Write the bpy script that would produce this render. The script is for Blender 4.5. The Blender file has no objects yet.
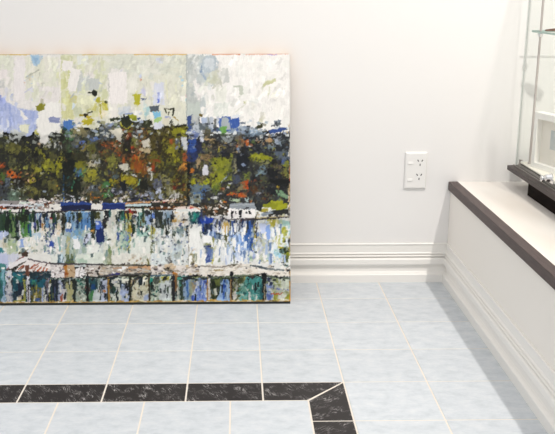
import bpy, bmesh, math
import numpy as np
from mathutils import Vector, Matrix

scene = bpy.context.scene
COL = scene.collection
R = math.radians

# ------------------------------------------------------------------ helpers
def srgb(h):
    v = np.array([int(h[i:i+2], 16) for i in (0, 2, 4)], float) / 255.0
    return np.where(v <= .04045, v / 12.92, ((v + .055) / 1.055) ** 2.4)

def material(name, hexcol, rough=.5, spec=.5, metal=0.0, noise=None, bump=None):
    m = bpy.data.materials.new(name); m.use_nodes = True
    nt = m.node_tree; b = nt.nodes['Principled BSDF']
    c = (*srgb(hexcol), 1)
    b.inputs['Base Color'].default_value = c
    b.inputs['Roughness'].default_value = rough
    b.inputs['Specular IOR Level'].default_value = spec
    b.inputs['Metallic'].default_value = metal
    if noise:
        hex2, scale, detail, stretch = noise
        tc = nt.nodes.new('ShaderNodeTexCoord'); mp = nt.nodes.new('ShaderNodeMapping')
        mp.inputs['Scale'].default_value = stretch
        n = nt.nodes.new('ShaderNodeTexNoise'); n.inputs['Scale'].default_value = scale
        n.inputs['Detail'].default_value = detail
        mx = nt.nodes.new('ShaderNodeMix'); mx.data_type = 'RGBA'
        mx.inputs[6].default_value = c; mx.inputs[7].default_value = (*srgb(hex2), 1)
        mr = nt.nodes.new('ShaderNodeMapRange'); mr.inputs[1].default_value = .35; mr.inputs[2].default_value = .65
        nt.links.new(tc.outputs['Object'], mp.inputs[0]); nt.links.new(mp.outputs[0], n.inputs[0])
        nt.links.new(n.outputs[0], mr.inputs[0]); nt.links.new(mr.outputs[0], mx.inputs[0])
        nt.links.new(mx.outputs[2], b.inputs['Base Color'])
    if bump:
        tc = nt.nodes.new('ShaderNodeTexCoord')
        n = nt.nodes.new('ShaderNodeTexNoise'); n.inputs['Scale'].default_value = bump[0]; n.inputs['Detail'].default_value = 4
        bp = nt.nodes.new('ShaderNodeBump'); bp.inputs['Strength'].default_value = bump[1]; bp.inputs['Distance'].default_value = .002
        nt.links.new(tc.outputs['Object'], n.inputs[0]); nt.links.new(n.outputs[0], bp.inputs['Height'])
        nt.links.new(bp.outputs[0], b.inputs['Normal'])
    return m

def link_mesh(name, bm, mats, parent=None, smooth=False):
    me = bpy.data.meshes.new(name)
    bmesh.ops.recalc_face_normals(bm, faces=bm.faces[:])
    bm.to_mesh(me); bm.free()
    for m in (mats if isinstance(mats, (list, tuple)) else [mats]):
        me.materials.append(m)
    if smooth:
        for p in me.polygons: p.use_smooth = True
    o = bpy.data.objects.new(name, me); COL.objects.link(o)
    if parent: o.parent = parent
    return o

def empty(name, loc, rz=0.0):
    o = bpy.data.objects.new(name, None); COL.objects.link(o)
    o.location = loc; o.rotation_euler = (0, 0, rz); o.empty_display_size = .05
    return o

def tag(o, label=None, cat=None, kind=None, group=None):
    if label: o['label'] = label
    if cat: o['category'] = cat
    if kind: o['kind'] = kind
    if group: o['group'] = group
    return o

def box(bm, x0, y0, z0, x1, y1, z1, bevel=0.0, mat=0, seg=2):
    vs = [bm.verts.new((x, y, z)) for z in (z0, z1) for x, y in ((x0, y0), (x1, y0), (x1, y1), (x0, y1))]
    fs = [(0, 3, 2, 1), (4, 5, 6, 7), (0, 1, 5, 4), (1, 2, 6, 5), (2, 3, 7, 6), (3, 0, 4, 7)]
    faces = [bm.faces.new([vs[i] for i in f]) for f in fs]
    for f in faces: f.material_index = mat
    if bevel:
        ed = list({e for f in faces for e in f.edges})
        bmesh.ops.bevel(bm, geom=ed, offset=bevel, segments=seg, affect='EDGES', profile=.5, material=-1)
    return faces

def cyl(bm, p0, p1, r0, r1=None, n=20, mat=0, caps=True):
    r1 = r0 if r1 is None else r1
    p0, p1 = Vector(p0), Vector(p1); d = (p1 - p0).normalized()
    a = d.orthogonal().normalized(); b = d.cross(a)
    ra = [bm.verts.new(p0 + (a * math.cos(t) + b * math.sin(t)) * r0) for t in np.linspace(0, 2 * math.pi, n, endpoint=False)]
    rb = [bm.verts.new(p1 + (a * math.cos(t) + b * math.sin(t)) * r1) for t in np.linspace(0, 2 * math.pi, n, endpoint=False)]
    for i in range(n):
        bm.faces.new((ra[i], ra[(i + 1) % n], rb[(i + 1) % n], rb[i])).material_index = mat
    if caps:
        bm.faces.new(ra[::-1]).material_index = mat; bm.faces.new(rb).material_index = mat

def lathe(bm, origin, axis, prof, n=28, mat=0):
    """prof: list of (distance along axis, radius)"""
    o = Vector(origin); d = Vector(axis).normalized(); a = d.orthogonal().normalized(); b = d.cross(a)
    rings = []
    for s, r in prof:
        rings.append([bm.verts.new(o + d * s + (a * math.cos(t) + b * math.sin(t)) * max(r, 1e-5)) for t in np.linspace(0, 2 * math.pi, n, endpoint=False)])
    for q in range(len(rings) - 1):
        for i in range(n):
            f = bm.faces.new((rings[q][i], rings[q][(i + 1) % n], rings[q + 1][(i + 1) % n], rings[q + 1][i])); f.material_index = mat; f.smooth = True
    bm.faces.new(rings[0][::-1]).material_index = mat; bm.faces.new(rings[-1]).material_index = mat

# ------------------------------------------------------------------ dimensions (metres)
T = .2                      # floor tile pitch
WALL = .168                 # face of the back wall
BENCH_Z = .345              # top of the low bench

# ------------------------------------------------------------------ materials
M_wall = material('wall_paint', 'EBE9E7', .55, .25, bump=(220, .05))
M_trim = material('trim_gloss_white', 'F0EDE8', .35, .4)
M_bench = material('bench_paint', 'F0EBE4', .5, .3, bump=(160, .06))
M_benchtop = material('bench_top_white', 'EAE5DF', .4, .3, noise=('E3D9CF', 6, 3, (1, .3, 1)))
M_wood = material('dark_stained_wood', '594C49', .48, .25, noise=('473C3B', 30, 6, (12, .8, 12)))
M_case = material('dark_grey_laminate', '443B3A', .45, .25, noise=('3F3635', 40, 3, (4, .6, 4)))
M_plinth = material('black_stained_board', '140F0D', .75, .05, noise=('201917', 40, 3, (4, .6, 4)))
M_casefloor = material('cream_display_base', 'F0EBDF', .5, .3)
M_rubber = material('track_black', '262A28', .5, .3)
M_alu = material('brushed_metal', 'A39C97', .38, .5, .6)
M_post = material('post_metal', 'BFB6B2', .4, .5, .35)
M_chrome = material('chrome', 'E4E4E6', .1, .5, 1.0)
M_plastic = material('white_plastic', 'EDEBE8', .3, .5)
M_hole = material('socket_dark', '2A2630', .6, .2)
M_framew = material('frame_white', 'F0EEE9', .4, .35)
M_mat = material('mount_card', 'E9E4DA', .7, .2)
M_print = material('print_grey', 'B4BCBE', .6, .2, noise=('C6CAC8', 40, 3, (1, 1, 1)))
M_brown = material('brown_wood', '8C6455', .5, .3, noise=('74503F', 60, 4, (1, 6, 1)))
M_stretch = material('raw_pine', 'B99A6B', .6, .2, noise=('A58659', 30, 4, (1, 8, 8)))
M_grout = material('grout_cream', 'E2DACF', .8, .1)

def glass_material():
    m = bpy.data.materials.new('clear_glass'); m.use_nodes = True
    nt = m.node_tree; nt.nodes.remove(nt.nodes['Principled BSDF'])
    out = nt.nodes['Material Output']
    t = nt.nodes.new('ShaderNodeBsdfTransparent'); t.inputs[0].default_value = (.988, .993, .99, 1)
    g = nt.nodes.new('ShaderNodeBsdfGlossy'); g.inputs['Roughness'].default_value = .02; g.inputs[0].default_value = (.9, .9, .9, 1)
    lw = nt.nodes.new('ShaderNodeLayerWeight'); lw.inputs[0].default_value = .5      # Schlick reflectance, the same from both sides
    p5 = nt.nodes.new('ShaderNodeMath'); p5.operation = 'POWER'; p5.inputs[1].default_value = 5
    f = nt.nodes.new('ShaderNodeMath'); f.operation = 'MULTIPLY_ADD'; f.inputs[1].default_value = .10; f.inputs[2].default_value = .02
    nt.links.new(lw.outputs['Facing'], p5.inputs[0]); nt.links.new(p5.outputs[0], f.inputs[0])
    mx = nt.nodes.new('ShaderNodeMixShader')
    nt.links.new(f.outputs[0], mx.inputs[0]); nt.links.new(t.outputs[0], mx.inputs[1]); nt.links.new(g.outputs[0], mx.inputs[2])
    nt.links.new(mx.outputs[0], out.inputs[0])
    return m
M_glass = glass_material()
def edge_material():
    m = bpy.data.materials.new('glass_cut_edge'); m.use_nodes = True
    nt = m.node_tree; b = nt.nodes['Principled BSDF']; out = nt.nodes['Material Output']
    b.inputs['Base Color'].default_value = (*srgb('A2ABA8'), 1); b.inputs['Roughness'].default_value = .2
    t = nt.nodes.new('ShaderNodeBsdfTransparent'); t.inputs[0].default_value = (.92, .95, .94, 1)
    mx = nt.nodes.new('ShaderNodeMixShader'); mx.inputs[0].default_value = .74
    nt.links.new(b.outputs[0], mx.inputs[1]); nt.links.new(t.outputs[0], mx.inputs[2]); nt.links.new(mx.outputs[0], out.inputs[0])
    return m
M_edge = edge_material()
M_shelfedge = material('shelf_green_edge', '9DB8AE', .2, .5)

# tiles: mottled pale blue-grey ceramic, tone per tile from a face attribute
def tile_material():
    m = bpy.data.materials.new('pale_blue_tile'); m.use_nodes = True
    nt = m.node_tree; b = nt.nodes['Principled BSDF']; L = nt.links.new
    tc = nt.nodes.new('ShaderNodeTexCoord')
    n1 = nt.nodes.new('ShaderNodeTexNoise'); n1.inputs['Scale'].default_value = 22; n1.inputs['Detail'].default_value = 7; n1.inputs['Roughness'].default_value = .65
    mp = nt.nodes.new('ShaderNodeMapping'); mp.inputs['Scale'].default_value = (1, 1.6, 1)
    n2 = nt.nodes.new('ShaderNodeTexNoise'); n2.inputs['Scale'].default_value = 95; n2.inputs['Detail'].default_value = 4
    at = nt.nodes.new('ShaderNodeAttribute'); at.attribute_name = 'tone'
    L(tc.outputs['Object'], mp.inputs[0]); L(mp.outputs[0], n1.inputs[0]); L(mp.outputs[0], n2.inputs[0])
    cr = nt.nodes.new('ShaderNodeValToRGB'); e = cr.color_ramp.elements
    e[0].position = .33; e[0].color = (*srgb('BDC3C8'), 1)
    e[1].position = .68; e[1].color = (*srgb('D3D6D9'), 1)
    mid = e.new(.5); mid.color = (*srgb('C9CED3'), 1)
    L(n1.outputs[0], cr.inputs[0])
    m1 = nt.nodes.new('ShaderNodeMath'); m1.operation = 'MULTIPLY_ADD'; m1.inputs[1].default_value = .12; m1.inputs[2].default_value = .94
    L(n2.outputs[0], m1.inputs[0])
    m2 = nt.nodes.new('ShaderNodeMath'); m2.operation = 'MULTIPLY'; L(m1.outputs[0], m2.inputs[0]); L(at.outputs['Fac'], m2.inputs[1])
    mx = nt.nodes.new('ShaderNodeVectorMath'); mx.operation = 'SCALE'; L(cr.outputs[0], mx.inputs[0]); L(m2.outputs[0], mx.inputs['Scale'])
    L(mx.outputs[0], b.inputs['Base Color'])
    b.inputs['Roughness'].default_value = .42; b.inputs['Specular IOR Level'].default_value = .3
    return m
M_tile = tile_material()

def marble_material(name, ang):
    m = bpy.data.materials.new(name); m.use_nodes = True
    nt = m.node_tree; b = nt.nodes['Principled BSDF']; L = nt.links.new
    tc = nt.nodes.new('ShaderNodeTexCoord'); ro = nt.nodes.new('ShaderNodeMapping'); mp = nt.nodes.new('ShaderNodeMapping')
    ro.inputs['Rotation'].default_value = (0, 0, R(ang)); mp.inputs['Scale'].default_value = (1.0, 4.5, 1)
    n = nt.nodes.new('ShaderNodeTexNoise'); n.inputs['Scale'].default_value = 30; n.inputs['Detail'].default_value = 5; n.inputs['Distortion'].default_value = .5
    n2 = nt.nodes.new('ShaderNodeTexNoise'); n2.inputs['Scale'].default_value = 34; n2.inputs['Detail'].default_value = 3
    L(tc.outputs['Object'], ro.inputs[0]); L(ro.outputs[0], mp.inputs[0]); L(mp.outputs[0], n.inputs[0]); L(tc.outputs['Object'], n2.inputs[0])
    s = nt.nodes.new('ShaderNodeMath'); s.operation = 'SUBTRACT'; s.inputs[1].default_value = .5; L(n.outputs[0], s.inputs[0])
    a = nt.nodes.new('ShaderNodeMath'); a.operation = 'ABSOLUTE'; L(s.outputs[0], a.inputs[0])
    mr = nt.nodes.new('ShaderNodeMapRange'); mr.inputs[1].default_value = 0; mr.inputs[2].default_value = .03; mr.inputs[3].default_value = 1; mr.inputs[4].default_value = 0
    L(a.outputs[0], mr.inputs[0])
    mr2 = nt.nodes.new('ShaderNodeMapRange'); mr2.inputs[1].default_value = .46; mr2.inputs[2].default_value = .66; L(n2.outputs[0], mr2.inputs[0])
    mu = nt.nodes.new('ShaderNodeMath'); mu.operation = 'MULTIPLY'; L(mr.outputs[0], mu.inputs[0]); L(mr2.outputs[0], mu.inputs[1])
    mx = nt.nodes.new('ShaderNodeMix'); mx.data_type = 'RGBA'
    mx.inputs[6].default_value = (*srgb('2A2626'), 1); mx.inputs[7].default_value = (*srgb('B8B4B2'), 1)
    L(mu.outputs[0], mx.inputs[0]); L(mx.outputs[2], b.inputs['Base Color'])
    b.inputs['Roughness'].default_value = .45; b.inputs['Specular IOR Level'].default_value = .25
    return m
M_black = marble_material('black_veined_tile', 62)
M_black2 = marble_material('black_veined_tile_turned', -38)


# ------------------------------------------------------------------ floor of tiles, one mesh
rng = np.random.default_rng(7)
G = .0021                   # half grout width
bm = bmesh.new()
tone = bm.faces.layers.float.new('tone')
def tile(poly, mat):
    """poly: outline already shrunk by the grout; bevelled slab 4 mm thick, top at z = 0"""
    n = len(poly)
    c = np.mean(poly, 0); t = float(rng.uniform(.965, 1.02))
    top = [bm.verts.new((*(p + (c - p) / np.linalg.norm(c - p) * .0012), 0)) for p in poly]
    rim = [bm.verts.new((*p, -.0008)) for p in poly]
    bot = [bm.verts.new((*p, -.004)) for p in poly]
    fs = [bm.faces.new(top)]
    for i in range(n):
        j = (i + 1) % n
        fs.append(bm.faces.new((rim[i], rim[j], top[j], top[i])))
        fs.append(bm.faces.new((bot[i], bot[j], rim[j], rim[i])))
    for f in fs: f.material_index = mat; f[tone] = t
def rect(x0, y0, x1, y1, mat=1):
    if x1 - x0 < .02 or y1 - y0 < .02: return
    tile(np.array([(x0 + G, y0 + G), (x1 - G, y0 + G), (x1 - G, y1 - G), (x0 + G, y1 - G)]), mat)
# column joints as laid in the photo (in tile units), extended regularly both ways
colx = [-18 + i for i in range(13)] + [-5, -3.99, -2.98, -2.045, -1.017, .035] + [1.24 + i for i in range(9)]
colx = [c * T for c in colx]
BX, BY, BW = -1.017 * T, -3.0 * T, .485 * T       # outer corner and width of the dark border
X0, X1, Y0, Y1 = colx[0], colx[-1], -20 * T, .9 * T
rows = [Y1] + [-j * T for j in range(0, 21)]
for a, b in zip(colx[:-1], colx[1:]):
    for r1, r0 in zip(rows[:-1], rows[1:]):
        if b <= BX + 1e-6 and r1 <= BY + 1e-6: continue      # inside the border
        rect(a, r0, b, r1)
# dark border: run along x, then the arm running towards the viewer, with a mitred corner
left_cols = [c for c in colx if c < BX - 1e-6]
for a, b in zip(left_cols[:-1], left_cols[1:]):
    rect(a, BY - BW, b, BY, 2)
d = G * 1.2
a = left_cols[-1]
tile(np.array([(a + G, BY - BW + G), (BX - BW - d, BY - BW + G), (BX - G - d * 1.6, BY - G), (a + G, BY - G)]), 2)
tile(np.array([(BX - BW + G, BY - BW - d), (BX - BW + G, BY - T + G), (BX - G, BY - T + G), (BX - G, BY - G - d * 1.2)]), 3)
for j in range(4, 20):
    rect(BX - BW, -(j + 1) * T, BX, -j * T, 3)
# inner field, laid half a tile off
ix = [BX - BW] + [(-2.44 - i * 1.03) * T if i < 3 else (-4.5 - (i - 2)) * T for i in range(0, 16)]
iy = [BY - BW] + [(-4.5 - j) * T for j in range(0, 16)]
for b, a in zip(ix[:-1], ix[1:]):
    for r1, r0 in zip(iy[:-1], iy[1:]):
        rect(a, r0, b, r1)
for v in [(X0, Y0), ]:
    g = [bm.verts.new((x, y, -.0011)) for x, y in ((X0, Y0), (X1, Y0), (X1, Y1), (X0, Y1))]
    f = bm.faces.new(g); f.material_index = 0
    u = [bm.verts.new((x, y, -.03)) for x, y in ((X0, Y0), (X1, Y0), (X1, Y1), (X0, Y1))]
    bm.faces.new(u[::-1])
    for i in range(4): bm.faces.new((u[i], u[(i + 1) % 4], g[(i + 1) % 4], g[i]))
floor = link_mesh('floor', bm, [M_grout, M_tile, M_black, M_black2])
tag(floor, 'pale blue-grey tiled floor with cream grout and a black tile border', 'floor', 'structure')

# ------------------------------------------------------------------ walls
bm = bmesh.new(); box(bm, X0, WALL, -.03, X1, WALL + .1, 2.6)
tag(link_mesh('wall_back', bm, M_wall), 'plain white painted wall behind the painting', 'wall', 'structure')
bm = bmesh.new(); box(bm, 1.12, Y0, -.03, 1.22, WALL, 2.6)
tag(link_mesh('wall_right', bm, M_wall), 'plain white wall at the back of the low bench', 'wall', 'structure')

# ------------------------------------------------------------------ moulded baseboards
PROF = [(0, .1335), (.0050, .1335), (.0060, .1322), (.0060, .1305), (.0032, .1285), (.0030, .1030), (.0062, .0998), (.0064, .0975),
        (.0012, .0967), (.0012, .0950), (.0080, .0920), (.0094, .0905), (.0092, .0892), (.0012, .0880), (.0012, .0864),
        (.0098, .0830), (.0124, .0790), (.0128, .0640), (.0112, .0602), (.0014, .0574), (.0014, .0500), (.0034, .0360),
        (.0062, .0320), (.0138, .0292), (.0158, .0270), (.0160, .0250), (.0160, 0)]
def baseboard(name, p0, p1, nrm, scale, m0=0, m1=0):
    """profile swept from p0 to p1; nrm points out of the wall; m0/m1 mitre the ends"""
    p0, p1, nrm = Vector(p0), Vector(p1), Vector(nrm); d = (p1 - p0).normalized()
    bm = bmesh.new(); A, B = [], []
    for o, z in PROF + [(0, 0)]:
        A.append(bm.verts.new(p0 + nrm * o * scale + d * (o * m0) + Vector((0, 0, z))))
        B.append(bm.verts.new(p1 + nrm * o * scale - d * (o * m1) + Vector((0, 0, z))))
    n = len(A)
    for i in range(n):
        bm.faces.new((A[i], A[(i + 1) % n], B[(i + 1) % n], B[i]))
    bm.faces.new(A[::-1]); bm.faces.new(B)
    return link_mesh(name, bm, M_trim)
BX0 = .2355                 # front face of the bench panel
o = baseboard('baseboard_back', (X0, WALL, 0), (BX0, WALL, 0), (0, -1, 0), 1.0, 0, .95)
tag(o, 'white moulded baseboard along the foot of the back wall', 'baseboard', 'structure')
o = baseboard('baseboard_right', (BX0, WALL, 0), (BX0, -2.6, 0), (-1, 0, 0), .95, 1.0, 0)
tag(o, 'white moulded baseboard along the front of the low bench', 'baseboard', 'structure')

# ------------------------------------------------------------------ low display bench
bench = tag(empty('display_bench', (.65, -1.0, 0)), 'long low white bench with dark wood front edge below the glass case', 'bench')
def put(o, parent):
    o.parent = parent; o.matrix_parent_inverse = Matrix.Translation(parent.location).inverted()
    return o
bm = bmesh.new(); box(bm, BX0, -2.6, 0, BX0 + .02, WALL - .0005, BENCH_Z - .018)
put(link_mesh('front_panel', bm, M_bench), bench)
bm = bmesh.new(); box(bm, .2572, -2.6, BENCH_Z - .02, 1.119, WALL - .0005, BENCH_Z - .0006, .0006)
put(link_mesh('bench_top', bm, M_benchtop), bench)
bm = bmesh.new(); box(bm, .2272, -2.6, BENCH_Z - .0285, .2572, WALL - .0005, BENCH_Z, .0012)
o = put(link_mesh('edge_trim', bm, M_wood), bench); tag(o, 'dark stained wood edge strip')

# ------------------------------------------------------------------ power outlet
oc = Vector((.1152, WALL, .3832)); OW, OH = .0722, .1215
outlet = tag(empty('power_outlet', oc), 'white double power outlet with two switches on the wall beside the painting', 'power outlet')
bm = bmesh.new()
w2, h2 = OW / 2, OH / 2
def ring(s, y): return [bm.verts.new((x * (w2 - s), y, z * (h2 - s))) for x, z in ((-1, -1), (1, -1), (1, 1), (-1, 1))]
r0, r1, r2, r3 = ring(0, 0), ring(0, -.0045), ring(.0035, -.0085), ring(.0042, -.0088)
for a, b in ((r0, r1), (r1, r2), (r2, r3)):
    for i in range(4): bm.faces.new((a[i], a[(i + 1) % 4], b[(i + 1) % 4], b[i]))
bm.faces.new(r3)
o = link_mesh('face_plate', bm, M_plastic, outlet)
for zc in (.0255, -.0305):
    bm = bmesh.new()
    box(bm, -.0270, -.0115, zc - .0042, -.0100, -.0086, zc + .0042, .0008)
    # the rocker is tilted: its upper half is pressed in
    for v in bm.verts:
        if v.co.y < -.0105 and v.co.z > zc: v.co.y += .0012
    link_mesh('switch', bm, M_plastic, outlet)
for zc, xc in ((.0295, .0130), (-.0175, .0118)):
    bm = bmesh.new()
    for dx, dz, ang in ((-.0068, .0038, 32), (.0068, .0038, -32), (0, -.0098, 0)):
        ca, sa = math.cos(R(ang)), math.sin(R(ang))
        before = len(bm.verts)
        fs = box(bm, -.0014, -.0092, -.0036, .0014, -.0085, .0036)
        bm.verts.ensure_lookup_table()
        for v in bm.verts[before:]:
            x, z = v.co.x, v.co.z
            v.co.x = xc + dx + x * ca - z * sa; v.co.z = zc + dz + x * sa + z * ca
    o = link_mesh('socket_slots', bm, M_hole, outlet); tag(o, 'three dark plug slots')

# ------------------------------------------------------------------ glass display case
CX, CY, CN = .4013, .118, -1.25         # left side, far side, near end of the tray
CR = .96                                # right side
TZ0, TZ1 = .395, .4095
case = tag(empty('display_case', (.7, -.55, BENCH_Z)), 'tall glass display case on a dark base standing on the low bench', 'display case')
bm = bmesh.new(); box(bm, .4225, -1.1, BENCH_Z, .94, -.031, TZ0)
o = put(link_mesh('plinth', bm, M_plinth), case); tag(o, 'black recessed plinth')
bm = bmesh.new(); box(bm, CX, CN, TZ0, CR, CY, TZ1, .001)
o = put(link_mesh('base_tray', bm, M_case), case); tag(o, 'dark grey-brown base tray')
GH = 1.22                                # top of the glass
def pane(name, x0, y0, z0, x1, y1, z1, axis, edge=M_edge):
    bm = bmesh.new(); fs = box(bm, x0, y0, z0, x1, y1, z1)
    bm.normal_update()
    for f in fs: f.material_index = 0 if abs(f.normal[axis]) > .9 else 1
    return put(link_mesh(name, bm, [M_glass, edge]), case)
LX = .4262                               # outer face of the left glass
pane('back_glass', LX, .1125, TZ1, CR - .02, .1165, GH, 1)
d1 = pane('sliding_glass_door', LX, -.62, TZ1 + .004, LX + .0045, .111, GH, 0)
d2 = pane('sliding_glass_door', LX + .008, -1.22, TZ1 + .004, LX + .0125, -.5, GH, 0)
pane('side_glass', CR - .024, CN + .02, TZ1, CR - .02, .1125, GH, 0)
pane('front_glass', LX, CN + .016, TZ1, CR - .02, CN + .020, GH, 1)
pane('top_glass', LX, CN + .016, GH, CR - .02, .1165, GH + .005, 2)
bm = bmesh.new()
box(bm, .4195, CN + .02, TZ1, .4222, .116, TZ1 + .0030, mat=0)          # outer lip
box(bm, .4222, CN + .02, TZ1, .4262, .110, TZ1 + .0008, mat=1)
box(bm, .4308, CN + .02, TZ1, .4342, .110, TZ1 + .0030, mat=0)
box(bm, .4342, CN + .02, TZ1, .4372, .110, TZ1 + .0060, mat=0)
box(bm, .4372, CN + .02, TZ1, .4388, .110, TZ1 + .0085, mat=1)
o = put(link_mesh('door_track', bm, [M_alu, M_rubber]), case); tag(o, 'grey metal sliding track')
bm = bmesh.new(); box(bm, .4388, CN + .03, TZ1, CR - .026, .110, .422, .0006)
o = put(link_mesh('floor_panel', bm, M_casefloor), case); tag(o, 'cream white display floor')
bm = bmesh.new()
box(bm, LX - .0028, .066, TZ1 + .0006, LX, .074, TZ1 + .0265, .0004)
box(bm, LX - .0028, .066, TZ1 + .0235, LX + .0060, .074, TZ1 + .0265, .0004)
o = link_mesh('glass_clip', bm, M_alu, d1); tag(o, 'small metal clip')
SZ = .8355                               # shelf top
bm = bmesh.new(); cyl(bm, (.4593, .079, .422), (.4593, .079, GH), .0036, n=16)
lathe(bm, (.4593, .079, .422), (0, 0, 1), [(0, .0062), (.003, .0062), (.005, .0042)], 16)
post = put(link_mesh('shelf_post', bm, M_post, None), case)
bm = bmesh.new()
lathe(bm, (.4593, .079, SZ - .0195), (0, 0, 1), [(0, .0046), (.002, .0066), (.0055, .0066), (.0075, .0084), (.0115, .0084), (.0135, .0066)], 20)
cyl(bm, (.4593, .079, SZ - .0125), (.4505, .079, SZ - .0125), .0028, n=12)
support = link_mesh('shelf_support', bm, M_chrome, post)
for y in (-.45, -1.0):
    c = post.copy(); COL.objects.link(c); c.location = post.location + Vector((0, y, 0))
    s = support.copy(); COL.objects.link(s); s.parent = c
bm = bmesh.new(); fs = box(bm, .4385, -1.2, SZ - .006, .93, .0985, SZ); bm.normal_update()
for f in fs: f.material_index = 0 if abs(f.normal[2]) > .9 else 1
put(link_mesh('glass_shelf', bm, [M_glass, M_shelfedge]), case)
# lock on the sliding doors
bm = bmesh.new()
LYc, LZc = -.176, .4285
lathe(bm, (LX, LYc, LZc), (-1, 0, 0), [(0, .0105), (.003, .0105), (.004, .0085), (.013, .0085), (.0145, .0098), (.0185, .0098), (.0195, .0088), (.0196, .0035), (.0188, .0030)], 28)
lathe(bm, (LX, LYc - .030, LZc + .009), (-1, 0, 0), [(0, .0125), (.004, .0125), (.006, .010), (.016, .010), (.018, .0088), (.0182, .004)], 28)
box(bm, LX - .006, LYc - .06, LZc - .0045, LX, LYc, LZc + .0065, .001)
lock = link_mesh('door_lock', bm, M_chrome, d1); tag(lock, 'chrome cylinder lock')

# ------------------------------------------------------------------ small framed print standing in the case
fr = tag(empty('picture_frame', (.4452, .0300, .422)), 'small deep white picture frame with grey print standing inside the glass case', 'picture frame')
fdir = Vector((.2588, -.9659, 0)); fin = Vector((.9659, .2588, 0))      # along the frame, and away from its face
FL, FH, FD, FB = .235, .172, .030, .0175
M = Matrix((fdir, fin, Vector((0, 0, 1)))).transposed().to_4x4()
fr.rotation_euler = M.to_euler()
bm = bmesh.new()
outer = [(0, 0), (FL, 0), (FL, FH), (0, FH)]; inner = [(FB, FB), (FL - FB, FB), (FL - FB, FH - FB * 1.15), (FB, FH - FB * 1.15)]
def lv(pts, y): return [bm.verts.new((x, y, z)) for x, z in pts]
of, ob, if_, ib = lv(outer, 0), lv(outer, FD), lv(inner, 0), lv(inner, FD)
for i in range(4):
    j = (i + 1) % 4
    bm.faces.new((of[i], of[j], if_[j], if_[i])); bm.faces.new((of[j], of[i], ob[i], ob[j]))
    bm.faces.new((if_[i], if_[j], ib[j], ib[i])); bm.faces.new((ob[i], ob[j], ib[j], ib[i]))
bmesh.ops.bevel(bm, geom=[e for e in bm.edges], offset=.0008, segments=1, affect='EDGES')
link_mesh('frame', bm, M_framew, fr)
bm = bmesh.new(); box(bm, FB - .002, .018, FB - .002, FL - FB + .002, .026, FH - FB * 1.15 + .002)
link_mesh('mount', bm, M_mat, fr)
bm = bmesh.new(); box(bm, .066, .0172, .066, FL - .06, .018, .124)
o = link_mesh('print', bm, M_print, fr); tag(o, 'small blue-grey print')

# ------------------------------------------------------------------ slim brown piece on the glass shelf
bm = bmesh.new()
n, L0 = 14, .075
rings = []
for i in range(n + 1):
    t = i / n; wdt = .012 * math.sin(math.pi * min(t * .62 + .02, 1)) ** .8 + .001
    zt = .0035 + .0065 * math.sin(math.pi * min(t * .6 + .06, 1))
    rings.append([bm.verts.new((t * L0, y * wdt, z)) for y, z in ((-1, zt), (-.7, 0), (.7, 0), (1, zt), (.75, zt * .8), (-.75, zt * .8))])
for a, b in zip(rings[:-1], rings[1:]):
    for i in range(6): bm.faces.new((a[i], a[(i + 1) % 6], b[(i + 1) % 6], b[i]))
bm.faces.new(rings[0][::-1]); bm.faces.new(rings[-1])
dish = link_mesh('wooden_dish', bm, M_brown)
dish.location = (.4555, .030, SZ); dish.rotation_euler = (0, 0, R(-28))
tag(dish, 'slim brown tapered dish lying on the glass shelf in the case', 'dish')
WORLD_COL, WORLD_LOW, WORLD_HIGH, KEY, EXPO = (1.0, .994, .985), .50, 1.31, 130.0, 0.0
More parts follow.
